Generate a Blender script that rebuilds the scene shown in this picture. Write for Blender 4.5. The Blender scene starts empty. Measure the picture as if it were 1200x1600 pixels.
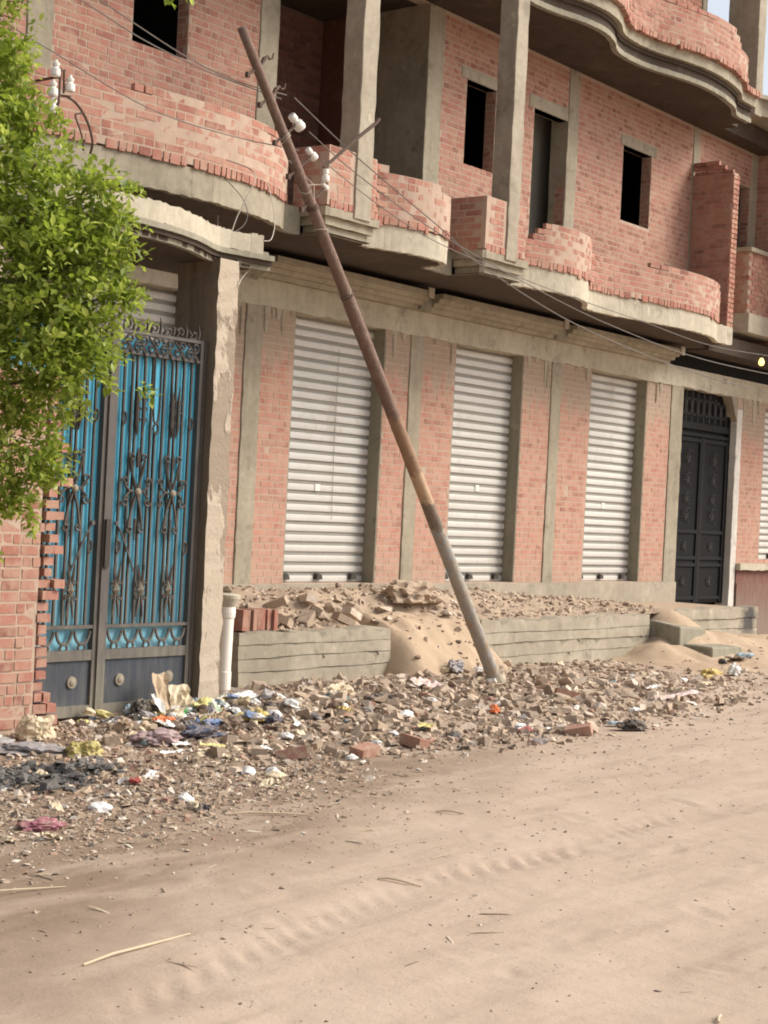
import bpy, bmesh, math, random
import numpy as np
from mathutils import Vector, Matrix, Quaternion
random.seed(7); rng = np.random.default_rng(7)
S = bpy.context.scene
C = S.collection

# ------------------------------------------------------------------ camera
cam = bpy.data.cameras.new('camera'); camo = bpy.data.objects.new('camera', cam); C.objects.link(camo)
RX, RY, RZ = ((0.60928, -0.79138, 0.04994), (-0.03062, 0.03945, 0.99875), (-0.79237, -0.61005, -0.00019))
CAM = Vector((0.0, -10.979, 1.6))
camo.matrix_world = Matrix(((RX[0], RY[0], RZ[0], CAM.x), (RX[1], RY[1], RZ[1], CAM.y), (RX[2], RY[2], RZ[2], CAM.z), (0, 0, 0, 1)))
cam.sensor_fit = 'VERTICAL'; cam.sensor_height = 36.0; cam.lens = 58.23
cam.clip_start = 0.1; cam.clip_end = 2000
S.camera = camo

# ------------------------------------------------------------------ sky, sun, exposure
w = bpy.data.worlds.new('World'); S.world = w; w.use_nodes = True
wn = w.node_tree; bg = wn.nodes['Background']
sky = wn.nodes.new('ShaderNodeTexSky'); sky.sky_type = 'NISHITA'; sky.sun_disc = False
SUN_EL, SUN_AZ = math.radians(39), math.radians(132)
sky.sun_elevation = SUN_EL; sky.sun_rotation = SUN_AZ
sky.air_density = 1.0; sky.dust_density = 4.0; sky.ozone_density = 1.0
hs = wn.nodes.new('ShaderNodeHueSaturation'); hs.inputs['Saturation'].default_value = 0.42
wn.links.new(sky.outputs[0], hs.inputs['Color']); wn.links.new(hs.outputs[0], bg.inputs[0])
bg.inputs[1].default_value = 0.14
sl = bpy.data.lights.new('sun', 'SUN'); sl.energy = 2.2; sl.angle = math.radians(27); sl.color = (1.0, 0.93, 0.82)
so = bpy.data.objects.new('sun', sl); C.objects.link(so)
sd = Vector((math.sin(SUN_AZ) * math.cos(SUN_EL), math.cos(SUN_AZ) * math.cos(SUN_EL), math.sin(SUN_EL)))
so.rotation_euler = sd.to_track_quat('Z', 'Y').to_euler(); so.location = (8, -20, 25)
S.view_settings.view_transform = 'Standard'; S.view_settings.look = 'None'
S.view_settings.gamma = 1.0; S.view_settings.use_curve_mapping = False
S.view_settings.exposure = 0.6
S.cycles.filter_width = 1.9

# ------------------------------------------------------------------ node material helpers
def mat(name): 
    m = bpy.data.materials.new(name); m.use_nodes = True
    nt = m.node_tree; b = nt.nodes['Principled BSDF']
    b.inputs['Roughness'].default_value = 0.9; b.inputs['Specular IOR Level'].default_value = 0.25
    return m, nt, b
def N(nt, t, **kw):
    n = nt.nodes.new(t)
    for k, v in kw.items():
        if k in n.inputs: n.inputs[k].default_value = v
        else: setattr(n, k, v)
    return n
def pos(nt):
    return N(nt, 'ShaderNodeNewGeometry').outputs['Position']
def noise(nt, vec, scale, detail=4, rough=0.55, sc=None):
    if sc:
        mp = N(nt, 'ShaderNodeMapping'); mp.inputs['Scale'].default_value = sc
        nt.links.new(vec, mp.inputs['Vector']); vec = mp.outputs[0]
    n = N(nt, 'ShaderNodeTexNoise'); n.inputs['Scale'].default_value = scale
    n.inputs['Detail'].default_value = detail; n.inputs['Roughness'].default_value = rough
    nt.links.new(vec, n.inputs['Vector']); return n.outputs['Fac']
def ramp(nt, fac, stops, interp='LINEAR'):
    r = N(nt, 'ShaderNodeValToRGB'); r.color_ramp.interpolation = interp
    el = r.color_ramp.elements
    while len(el) < len(stops): el.new(0.5)
    for e, (p, c) in zip(el, stops):
        e.position = p; e.color = (c if len(c) == 4 else (*c, 1)) if not isinstance(c, (int, float)) else (c, c, c, 1)
    nt.links.new(fac, r.inputs[0]); return r.outputs[0]
def mix(nt, fac, a, b, blend='MIX'):
    m = N(nt, 'ShaderNodeMix', data_type='RGBA', blend_type=blend)
    for s, v in ((0, fac), (6, a), (7, b)):
        if isinstance(v, (int, float)): m.inputs[s].default_value = v
        elif isinstance(v, tuple): m.inputs[s].default_value = (*v, 1)
        else: nt.links.new(v, m.inputs[s])
    return m.outputs[2]
def math_(nt, op, a, b=None, c=None):
    m = N(nt, 'ShaderNodeMath', operation=op)
    for i, v in enumerate((a, b, c)):
        if v is None: continue
        if isinstance(v, (int, float)): m.inputs[i].default_value = v
        else: nt.links.new(v, m.inputs[i])
    return m.outputs[0]
def bump(nt, b, h, strength=0.4, dist=0.01):
    n = N(nt, 'ShaderNodeBump', Strength=strength, Distance=dist)
    nt.links.new(h, n.inputs['Height']); nt.links.new(n.outputs[0], b.inputs['Normal'])
def rnd(nt):
    a = N(nt, 'ShaderNodeAttribute', attribute_name='tint')
    o = N(nt, 'ShaderNodeObjectInfo')
    return math_(nt, 'FRACT', math_(nt, 'ADD', a.outputs['Fac'], o.outputs['Random']))
def sep(nt, v):
    s = N(nt, 'ShaderNodeSeparateXYZ'); nt.links.new(v, s.inputs[0]); return s.outputs
M = {}
def m_brick(name, smear, dark=1.0, drip=False):
    m, nt, b = mat(name); p = pos(nt)
    D = lambda c: tuple(x * dark for x in c)
    c = ramp(nt, rnd(nt), [(0, D((.16, .056, .042))), (.2, D((.255, .092, .067))), (.5, D((.335, .132, .096))), (.8, D((.37, .165, .122))), (1, D((.35, .19, .14)))])
    c = mix(nt, math_(nt, 'MULTIPLY', noise(nt, p, 24, 5), 0.5), c, D((.50, .27, .205)))
    sm = ramp(nt, noise(nt, p, 7, 6, .62), [(smear[0], 0.0), (smear[1], 1.0)])
    c = mix(nt, math_(nt, 'MULTIPLY', sm, .85), c, D((.425, .262, .192)))
    if drip:
        z = sep(nt, p)[2]
        d = noise(nt, p, 5, 4, .6, (2.2, 2.2, .22))
        k = math_(nt, 'ADD', math_(nt, 'MULTIPLY', math_(nt, 'SUBTRACT', z, 3.06), .75), math_(nt, 'SUBTRACT', d, .42))
        k2 = ramp(nt, k, [(0.02, 0.0), (.12, .9)])
        c = mix(nt, k2, c, (.345, .275, .205))
        k3 = ramp(nt, math_(nt, 'ADD', math_(nt, 'SUBTRACT', 1.15, z), math_(nt, 'MULTIPLY', noise(nt, p, 6), .35)), [(.1, 0.0), (.6, .55)])
        c = mix(nt, k3, c, (.42, .32, .24))
    nt.links.new(c, b.inputs['Base Color'])
    bump(nt, b, noise(nt, p, 60, 5, .65), .5, .006)
    b.inputs['Roughness'].default_value = .95; M[name] = m
m_brick('brick_wall_face', (.43, .62)); m_brick('brick_shop', (.36, .57), 1.1, True)
m_brick('brick_boundary', (.42, .56), .95); m_brick('brick_shaded', (.55, .8), .5)  # second one: brick colour halved, the loggia's shade painted in
def m_mortar(name, col, drip=False):
    m, nt, b = mat(name); p = pos(nt)
    c = mix(nt, noise(nt, p, 9, 6, .6), tuple(x * .75 for x in col), tuple(min(1, x * 1.2) for x in col))
    nt.links.new(c, b.inputs['Base Color']); bump(nt, b, noise(nt, p, 70, 5, .7), .6, .006); M[name] = m
m_mortar('mortar', (.44, .325, .25)); m_mortar('mortar_shaded', (.15, .11, .09))  # dark copy has the loggia's shade in its colour
def m_conc(name, lo, hi, boards=None, streak=.5, speck=True):
    m, nt, b = mat(name); p = pos(nt)
    n1 = noise(nt, p, 1.7, 6, .62); n2 = noise(nt, p, 14, 6, .65)
    n3 = noise(nt, p, 5, 4, .6, (2.5, 2.5, .18))
    f = math_(nt, 'ADD', math_(nt, 'MULTIPLY', n1, .45), math_(nt, 'ADD', math_(nt, 'MULTIPLY', n2, .3), math_(nt, 'MULTIPLY', n3, streak * .5)))
    c = ramp(nt, f, [(.36, tuple(x * .88 for x in lo)), (.52, tuple((x + y) / 2 for x, y in zip(lo, hi))), (.64, hi)])
    if speck:
        s = ramp(nt, noise(nt, p, 3.1, 8, .72), [(.56, 0.0), (.68, .75)])
        c = mix(nt, s, c, tuple(x * .6 for x in lo))
        s2 = ramp(nt, noise(nt, p, 4.3, 8, .7), [(.62, 0.0), (.72, .6)])
        c = mix(nt, s2, c, tuple(min(.8, x * 1.35) for x in hi))
    if name == 'concrete_wall':
        vd = N(nt, 'ShaderNodeVectorMath', operation='DISTANCE'); nt.links.new(p, vd.inputs[0]); vd.inputs[1].default_value = (20.85, -1.25, .40)
        c = mix(nt, ramp(nt, math_(nt, 'ADD', vd.outputs['Value'], math_(nt, 'MULTIPLY', noise(nt, p, 7), .25)), [(.24, .9), (.42, 0.0)]), c, (.045, .043, .046))
    nt.links.new(c, b.inputs['Base Color'])
    h = math_(nt, 'ADD', math_(nt, 'MULTIPLY', noise(nt, p, 9, 6, .7), 1.0), math_(nt, 'MULTIPLY', noise(nt, p, 90, 3), .25))
    bump(nt, b, h, .45, .012); M[name] = m
m_conc('concrete', (.26, .225, .165), (.40, .35, .265))
m_conc('concrete_grey', (.18, .165, .125), (.29, .265, .20), streak=.9)
m_conc('concrete_plaster', (.38, .335, .255), (.54, .485, .38))
m_conc('concrete_shaded', (.075, .055, .040), (.13, .10, .073), streak=0)  # formwork-stained concrete, darkened further to carry the shade of undersides
m_conc('concrete_wall', (.34, .295, .225), (.49, .43, .335), streak=.2)
m_conc('whitewash', (.5, .47, .42), (.68, .64, .58))
def m_plain(name, lo, hi, scale=12, rough=.85, metal=0, bmp=.25, z_dust=None, spec=.25):
    m, nt, b = mat(name); p = pos(nt)
    c = mix(nt, noise(nt, p, scale, 6, .65), lo, hi)
    if z_dust:
        z0, z1, col, k = z_dust
        z = sep(nt, p)[2]
        mr = N(nt, 'ShaderNodeMapRange'); mr.inputs[1].default_value = z0; mr.inputs[2].default_value = z1
        mr.inputs[3].default_value = k; mr.inputs[4].default_value = 0
        nt.links.new(math_(nt, 'ADD', z, math_(nt, 'MULTIPLY', math_(nt, 'SUBTRACT', noise(nt, p, 6, 5, .7, (3, 3, .5)), .5), 1.6)), mr.inputs[0])
        c = mix(nt, mr.outputs[0], c, col)
    if name == 'slat_white':
        c = mix(nt, math_(nt, 'MULTIPLY', rnd(nt), .4), c, (.52, .50, .46)); c = mix(nt, ramp(nt, noise(nt, p, 2.2, 7, .72, (1, 1, .5)), [(.54, 0.0), (.68, .6)]), c, (.42, .37, .31))
    nt.links.new(c, b.inputs['Base Color'])
    b.inputs['Roughness'].default_value = rough; b.inputs['Metallic'].default_value = metal
    b.inputs['Specular IOR Level'].default_value = spec
    if bmp: bump(nt, b, noise(nt, p, scale * 4, 5, .65), bmp, .006)
    M[name] = m
m_plain('slat_white', (.53, .515, .485), (.66, .645, .61), 2.2, .5, 0, .05, (.4, 2.1, (.43, .38, .315), .6))
m_plain('rail_grey', (.25, .24, .21), (.33, .31, .275), 14)
m_plain('lock_dark', (.035, .03, .027), (.08, .07, .06), 30)
m_plain('gate_blue', (.09, .47, .70), (.14, .55, .75), 5, .5, 0, .05, (.2, 1.7, (.26, .38, .40), .8))
m_plain('gate_iron', (.035, .03, .028), (.10, .085, .072), 22, .7, 0, .3, (-.4, 2.0, (.22, .18, .14), .6))
m_plain('gate_frame', (.075, .066, .06), (.125, .11, .10), 9, .7, 0, .1, (-.2, .75, (.27, .24, .185), .8))
m_plain('kick_steel', (.030, .036, .048), (.065, .072, .088), 4, .55, 0, .05, (-.3, .45, (.16, .15, .13), .6))
m_plain('cast_dusty', (.20, .17, .13), (.36, .31, .235), 30, .8)
m_plain('black_iron', (.006, .006, .007), (.012, .012, .013), 14, .75, 0, .2, (-.8, 1.6, (.03, .027, .025), .4), .1)
m_plain('door_relief', (.035, .033, .032), (.075, .07, .066), 25, .7); m_plain('black_relief', (.010, .010, .011), (.024, .023, .023), 18, .75, 0, .25, None, .1)
m_plain('porcelain', (.68, .65, .58), (.80, .77, .70), 8, .3, 0, 0, None, .5)
m_plain('pvc', (.76, .70, .61), (.84, .79, .71), 6, .5, 0, .08, (-.1, .35, (.52, .42, .31), .5))
m_plain('wire_grey', (.13, .115, .105), (.22, .20, .18), 9)
m_plain('wire_light', (.42, .37, .31), (.52, .46, .39), 9)
m_plain('rust_rod', (.07, .045, .034), (.13, .085, .065), 30)
m_plain('bark', (.10, .075, .05), (.20, .155, .11), 25)
m_plain('stick_pale', (.46, .36, .24), (.62, .50, .36), 30)
m_plain('void_shade', (.018, .016, .015), (.03, .027, .025), 4)  # near-black colour stands in for the dark of unlit rooms and gaps
m_plain('room_concrete', (.17, .165, .14), (.25, .24, .20), 3)
m_plain('red_paint', (.11, .035, .028), (.19, .07, .055), 6, .8, 0, .2, (.2, 1.1, (.22, .17, .13), .9))
m_plain('soot', (.03, .028, .03), (.24, .22, .20), 20)
def m_debris(name, cols, sheen=.95):
    m, nt, b = mat(name); p = pos(nt)
    n = len(cols); c = ramp(nt, rnd(nt), [(i / n, x) for i, x in enumerate(cols)], 'CONSTANT')
    c = mix(nt, math_(nt, 'MULTIPLY', ramp(nt, noise(nt, p, 16, 6, .65), [(.36, 0.0), (.60, 1.0)]), .65), c, (.46, .35, .255))
    nt.links.new(c, b.inputs['Base Color']); bump(nt, b, noise(nt, p, 70, 5, .7), .7, .008)
    b.inputs['Roughness'].default_value = sheen; M[name] = m
m_debris('rubble_concrete', [(.42, .33, .25), (.52, .42, .33), (.34, .265, .20), (.62, .53, .44), (.46, .355, .26), (.22, .17, .13)])
m_debris('rubble_brick', [(.33, .15, .11), (.40, .21, .155), (.27, .12, .09)])
m_debris('debris_mix', [(.44, .335, .245), (.31, .235, .165), (.58, .48, .38), (.18, .135, .10), (.43, .32, .225), (.72, .66, .58), (.33, .245, .175), (.22, .17, .125), (.36, .20, .15), (.10, .08, .065)])
m_debris('debris_straw', [(.55, .44, .30), (.42, .32, .21), (.62, .55, .44), (.30, .22, .15), (.16, .12, .085)])
m_debris('debris_road', [(.15, .11, .085), (.40, .31, .22), (.20, .15, .11), (.60, .52, .43), (.11, .08, .065), (.30, .21, .15)])
def m_litter(name, col, rough=.5, trans=0):
    m, nt, b = mat(name); p = pos(nt)
    c = mix(nt, math_(nt, 'MULTIPLY', ramp(nt, noise(nt, p, 22, 6, .65), [(.42, 0.0), (.64, 1.0)]), .4 if name == 'litter_white' else .55), col, (.36, .27, .195))
    nt.links.new(c, b.inputs['Base Color']); b.inputs['Roughness'].default_value = rough
    bump(nt, b, noise(nt, p, 45, 4, .6), .5, .01); M[name] = m
for n_, c_ in dict(white=(.80, .79, .76), cream=(.66, .55, .38), yellow=(.62, .48, .16), olive=(.44, .38, .13), pale_yellow=(.68, .60, .24), orange=(.72, .20, .06),
                   green=(.05, .34, .10), pale_green=(.36, .44, .32), blue=(.17, .25, .42), pale_blue=(.36, .50, .58), teal=(.08, .17, .20), navy=(.06, .075, .12),
                   mauve=(.36, .26, .27), magenta=(.32, .12, .15), pink=(.62, .48, .46), black=(.025, .024, .025), grey=(.28, .27, .28), red=(.34, .05, .045), tan=(.42, .31, .20), brown=(.15, .10, .07)).items():
    m_litter('litter_' + n_, c_)

# pole: brown rust above, ochre band, black band, worn grey-blue paint below
m, nt, b = mat('pole_paint'); p = pos(nt); z = sep(nt, p)[2]
zz = math_(nt, 'ADD', z, math_(nt, 'MULTIPLY', math_(nt, 'SUBTRACT', noise(nt, p, 11, 6, .75), .5), .34))
rust = mix(nt, noise(nt, p, 12, 7, .7), (.11, .066, .05), (.25, .165, .128))
rust = mix(nt, ramp(nt, noise(nt, p, 30, 6, .7), [(.5, 0.0), (.7, .6)]), rust, (.27, .21, .175))
mid = mix(nt, noise(nt, p, 12, 6, .7), (.20, .12, .075), (.36, .23, .15))
och = mix(nt, noise(nt, p, 16, 6, .7), (.40, .25, .15), (.48, .36, .25))
blk = mix(nt, noise(nt, p, 20, 6, .7), (.11, .09, .072), (.27, .205, .155))
gry = mix(nt, noise(nt, p, 9, 7, .75), (.20, .17, .135), (.46, .41, .345))
gry = mix(nt, ramp(nt, noise(nt, p, 11, 6, .7), [(.53, 0.0), (.6, .75)]), gry, (.24, .30, .34))
gry = mix(nt, ramp(nt, noise(nt, p, 6, 6, .7), [(.55, 0.0), (.64, .7)]), gry, (.34, .22, .12))
def step(h): return ramp(nt, math_(nt, 'SUBTRACT', zz, h), [(0.0, 0.0), (.012, 1.0)])
c = mix(nt, step(1.47), gry, blk); c = mix(nt, step(1.70), c, och); c = mix(nt, step(1.93), c, mid); c = mix(nt, step(2.4), c, rust)
nt.links.new(c, b.inputs['Base Color']); bump(nt, b, math_(nt, 'ADD', noise(nt, p, 40, 6, .7), math_(nt, 'MULTIPLY', noise(nt, p, 7, 4), 2.0)), .9, .010); b.inputs['Roughness'].default_value = .8
M['pole_paint'] = m
# pillar: board marked, with peeled whitewash; front tinted lighter than the sides to carry the light
m, nt, b = mat('pillar_concrete'); p = pos(nt)
c = ramp(nt, noise(nt, p, 6, 6, .65, (2, 2, .25)), [(.3, (.15, .12, .09)), (.7, (.27, .22, .165))])
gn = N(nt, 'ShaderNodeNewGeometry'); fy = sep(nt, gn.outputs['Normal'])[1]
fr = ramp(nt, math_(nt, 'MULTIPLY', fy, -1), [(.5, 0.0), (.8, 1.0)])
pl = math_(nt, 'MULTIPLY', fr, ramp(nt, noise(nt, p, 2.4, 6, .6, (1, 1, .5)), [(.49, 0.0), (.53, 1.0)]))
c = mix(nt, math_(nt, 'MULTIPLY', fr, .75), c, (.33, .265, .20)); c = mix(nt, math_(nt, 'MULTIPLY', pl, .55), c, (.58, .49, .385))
c = mix(nt, ramp(nt, noise(nt, p, 5.3, 8, .7), [(.63, 0.0), (.70, .8)]), c, (.10, .08, .065))
nt.links.new(c, b.inputs['Base Color'])
bump(nt, b, math_(nt, 'ADD', math_(nt, 'MULTIPLY', pl, 1.3), noise(nt, p, 22, 6, .7)), .8, .012); M['pillar_concrete'] = m
# earth and sand
def m_earth(name, ground):
    m, nt, b = mat(name); p = pos(nt); s = sep(nt, p)
    sand = mix(nt, noise(nt, p, 1.1, 7, .6), (.40, .302, .226), (.475, .368, .283))
    if ground == 'ground':
        line = math_(nt, 'ADD', math_(nt, 'MULTIPLY', math_(nt, 'SUBTRACT', s[0], 4), .33), -6.8)
        v = math_(nt, 'ADD', math_(nt, 'SUBTRACT', s[1], line), math_(nt, 'MULTIPLY', math_(nt, 'SUBTRACT', noise(nt, p, .9, 6, .62), .5), 1.9))
        mr = N(nt, 'ShaderNodeMapRange', interpolation_type='SMOOTHSTEP'); mr.inputs[1].default_value = -.55; mr.inputs[2].default_value = .9
        nt.links.new(v, mr.inputs[0])
        dirt = mix(nt, noise(nt, p, 2.2, 7, .65), (.17, .122, .086), (.285, .207, .146))
        fadeR = N(nt, 'ShaderNodeMapRange', interpolation_type='SMOOTHSTEP'); fadeR.inputs[1].default_value = 8.0; fadeR.inputs[2].default_value = 13.0
        fadeR.inputs[3].default_value = 1; fadeR.inputs[4].default_value = .25
        nt.links.new(s[0], fadeR.inputs[0])
        c = mix(nt, math_(nt, 'MULTIPLY', mr.outputs[0], fadeR.outputs[0]), sand, dirt)
        tr = noise(nt, p, 3, 5, .6, (.35, 2.2, 1))
        c = mix(nt, ramp(nt, tr, [(.50, 0.0), (.68, .55)]), c, (.33, .245, .185))
        c = mix(nt, ramp(nt, noise(nt, p, 1.7, 6, .6, (.6, 1.4, 1)), [(.50, 0.0), (.62, .4)]), c, (.50, .395, .305))
        c = mix(nt, ramp(nt, noise(nt, p, 33, 5, .7), [(.60, 0.0), (.72, .55)]), c, (.23, .165, .12))
    elif ground == 'sand':
        c = mix(nt, noise(nt, p, 3, 7, .6), (.385, .285, .195), (.475, .36, .255))
    else:
        c = mix(nt, noise(nt, p, 4, 7, .65), (.33, .25, .18), (.45, .345, .255))
    nt.links.new(c, b.inputs['Base Color']); b.inputs['Roughness'].default_value = 1; b.inputs['Specular IOR Level'].default_value = .1
    h = math_(nt, 'ADD', noise(nt, p, 11, 8, .68), math_(nt, 'MULTIPLY', noise(nt, p, 70, 5, .7), .35))
    bump(nt, b, h, .42, .022); M[name] = m
m_earth('ground_earth', 'ground'); m_earth('sand', 'sand'); m_earth('earth_fill', 'fill')
# leaves
m, nt, b = mat('leaf_green')
c = ramp(nt, rnd(nt), [(0, (.09, .14, .02)), (.3, (.24, .32, .05)), (.65, (.42, .50, .10)), (1, (.60, .64, .21))])
nt.links.new(c, b.inputs['Base Color']); b.inputs['Roughness'].default_value = .42; b.inputs['Specular IOR Level'].default_value = .4
tl = N(nt, 'ShaderNodeBsdfTranslucent'); nt.links.new(mix(nt, .5, c, (.42, .52, .05)), tl.inputs[0])
ms = N(nt, 'ShaderNodeMixShader'); ms.inputs[0].default_value = .48
out = nt.nodes['Material Output']; nt.links.new(b.outputs[0], ms.inputs[1]); nt.links.new(tl.outputs[0], ms.inputs[2]); nt.links.new(ms.outputs[0], out.inputs[0])
M['leaf_green'] = m
m, nt, b = mat('bulb_lit'); b.inputs['Base Color'].default_value = (.9, .7, .3, 1)
b.inputs['Emission Color'].default_value = (1, .66, .20, 1); b.inputs['Emission Strength'].default_value = 1.5; M['bulb_lit'] = m

# ------------------------------------------------------------------ object helpers
def tag(o, label=None, cat=None, group=None, kind=None):
    if label: o['label'] = label
    if cat: o['category'] = cat
    if group: o['group'] = group
    if kind: o['kind'] = kind
    return o
def thing(name, loc, label, cat, group=None):
    o = bpy.data.objects.new(name, None); o.location = loc; o.empty_display_size = .2; C.objects.link(o)
    return tag(o, label, cat, group)
def root_of(o):
    while o.parent: o = o.parent
    return o
def wloc(o):
    v = Vector((0, 0, 0))
    while o is not None: v += o.location; o = o.parent
    return v
def link(name, me, material, parent=None, loc=None):
    if material and not me.materials: me.materials.append(M[material])
    o = bpy.data.objects.new(name, me); C.objects.link(o)
    if parent: o.parent = parent
    if loc is not None: o.location = Vector(loc) - (wloc(parent) if parent else Vector((0, 0, 0)))
    return o
class MB:
    def __init__(s): s.v = []; s.f = []; s.t = []
    def add(s, vs, fs, tint=None):
        n = len(s.v); s.v += [tuple(v) for v in vs]; s.f += [tuple(i + n for i in f) for f in fs]
        s.t += [random.random() if tint is None else tint] * len(fs)
    def box(s, x0, x1, y0, y1, z0, z1, tint=None):
        s.add([(x0, y0, z0), (x1, y0, z0), (x1, y1, z0), (x0, y1, z0), (x0, y0, z1), (x1, y0, z1), (x1, y1, z1), (x0, y1, z1)],
              [(0, 3, 2, 1), (4, 5, 6, 7), (0, 1, 5, 4), (1, 2, 6, 5), (2, 3, 7, 6), (3, 0, 4, 7)], tint)
    def hexa(s, p, tint=None):
        s.add(p, [(0, 3, 2, 1), (4, 5, 6, 7), (0, 1, 5, 4), (1, 2, 6, 5), (2, 3, 7, 6), (3, 0, 4, 7)], tint)
    def prism(s, poly, z0, z1):
        n = len(poly)
        s.add([(x, y, z0) for x, y in poly] + [(x, y, z1) for x, y in poly],
              [tuple(range(n - 1, -1, -1)), tuple(range(n, 2 * n))] + [(i, (i + 1) % n, n + (i + 1) % n, n + i) for i in range(n)])
    def extr(s, prof, x0, x1):       # profile (y,z) extruded along x
        n = len(prof)
        s.add([(x0, y, z) for y, z in prof] + [(x1, y, z) for y, z in prof],
              [tuple(range(n)), tuple(range(2 * n - 1, n - 1, -1))] + [(i, n + i, n + (i + 1) % n, (i + 1) % n) for i in range(n)])
    def tube(s, pts, r, n=6, cap=True):
        pts = [Vector(p) for p in pts]; rs = r if isinstance(r, (list, tuple)) else [r] * len(pts)
        vs = []; fs = []; up = Vector((0.13, 0.31, 0.94)).normalized()
        for i, p in enumerate(pts):
            t = (pts[min(i + 1, len(pts) - 1)] - pts[max(i - 1, 0)])
            t = t.normalized() if t.length > 1e-9 else Vector((0, 0, 1))
            a = t.cross(up); a = a.normalized() if a.length > 1e-4 else t.cross(Vector((1, 0, 0))).normalized()
            b_ = t.cross(a).normalized()
            for k in range(n):
                g = 2 * math.pi * k / n; vs.append(p + (a * math.cos(g) + b_ * math.sin(g)) * rs[i])
        for i in range(len(pts) - 1):
            for k in range(n):
                fs.append((i * n + k, i * n + (k + 1) % n, (i + 1) * n + (k + 1) % n, (i + 1) * n + k))
        if cap: fs.append(tuple(range(n - 1, -1, -1))); fs.append(tuple(range((len(pts) - 1) * n, len(pts) * n)))
        s.add(vs, fs)
    def lathe(s, prof, c=(0, 0, 0), n=12, axis=None):
        q = Vector((0, 0, 1)).rotation_difference(Vector(axis).normalized()) if axis else Quaternion()
        vs = []; fs = []
        for r, z in prof:
            for k in range(n):
                g = 2 * math.pi * k / n; vs.append(q @ Vector((r * math.cos(g), r * math.sin(g), z)) + Vector(c))
        for i in range(len(prof) - 1):
            for k in range(n): fs.append((i * n + k, i * n + (k + 1) % n, (i + 1) * n + (k + 1) % n, (i + 1) * n + k))
        fs.append(tuple(range(n - 1, -1, -1))); fs.append(tuple(range((len(prof) - 1) * n, len(prof) * n)))
        s.add(vs, fs)
    def build(s, name, material, parent=None, smooth=False, loc=None, bevel=0):
        o0 = wloc(parent) if parent else Vector(loc or (0, 0, 0))
        me = bpy.data.meshes.new(name)
        me.from_pydata([(v[0] - o0.x, v[1] - o0.y, v[2] - o0.z) for v in s.v], [], s.f)
        a = me.attributes.new('tint', 'FLOAT', 'FACE'); a.data.foreach_set('value', np.array(s.t, dtype=np.float32))
        if smooth: me.polygons.foreach_set('use_smooth', [True] * len(me.polygons))
        me.update()
        o = link(name, me, material, parent)
        if parent is None and loc: o.location = loc
        if bevel:
            bm_ = o.modifiers.new('bevel', 'BEVEL'); bm_.width = bevel; bm_.segments = 1; bm_.limit_method = 'ANGLE'
        return o
def hashn(ix, iy, seed):
    h = (ix * 374761393 + iy * 668265263 + seed * 974634777) & 0xffffffff
    h = ((h ^ (h >> 13)) * 1274126177) & 0xffffffff
    return ((h ^ (h >> 16)) & 0xffff) / 65535.0
def vnoise(x, y, sc, seed=0):
    x = np.asarray(x, float) * sc; y = np.asarray(y, float) * sc
    ix = np.floor(x).astype(np.int64); iy = np.floor(y).astype(np.int64)
    fx = x - ix; fy = y - iy; fx = fx * fx * (3 - 2 * fx); fy = fy * fy * (3 - 2 * fy)
    a = hashn(ix, iy, seed); b_ = hashn(ix + 1, iy, seed); c_ = hashn(ix, iy + 1, seed); d = hashn(ix + 1, iy + 1, seed)
    return (a * (1 - fx) + b_ * fx) * (1 - fy) + (c_ * (1 - fx) + d * fx) * fy - .5
def sstep(a, b_, x): t = np.clip((x - a) / (b_ - a), 0, 1); return t * t * (3 - 2 * t)

# ------------------------------------------------------------------ ground
EDGE_X = [2, 4.79, 5.98, 6.92, 7.38, 8.48, 9.27, 10.29, 12.18, 14.16, 17, 20]
EDGE_Y = [-5.3, -5.26, -5.27, -5.09, -4.93, -4.55, -4.76, -4.9, -4.67, -4.61, -3.8, -3.0]
TRK = [(3.6, -7.25), (4.47, -7.06), (4.83, -6.97), (5.27, -6.88), (5.71, -6.82), (6.10, -6.78), (6.62, -6.83), (7.3, -6.84), (7.88, -6.74), (9.51, -6.73), (12, -6.9)]
def mound(x, y):
    e = np.interp(x, EDGE_X, EDGE_Y)
    a = sstep(0, 1.3, y - e) * sstep(21, 15, x)
    core = np.exp(-((x - 12.0) / 2.6) ** 2 - ((y + 2.7) / 1.2) ** 2) * .09 + .6 * np.exp(-((x - 9.2) / .8) ** 2 - ((y + 2.1) / .55) ** 2) * .10
    near = sstep(-3.2, -1.3, y) * .06 * sstep(9.5, 11, x)
    return a * (-.01 + .6 * core + .5 * near + .05 * vnoise(x, y, 2.1, 3) + .035 * vnoise(x, y, 6, 4) + .022 * vnoise(x, y, 14, 5))
fr_ = random.Random(5)
FEET = [(fr_.uniform(3.2, 11), fr_.uniform(-8.9, -5.2), fr_.choice([.2, .35, 2.9, 1.2]) + fr_.gauss(0, .3), fr_.uniform(.05, .12), fr_.uniform(.003, .009)) for _ in range(70)]
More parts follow.
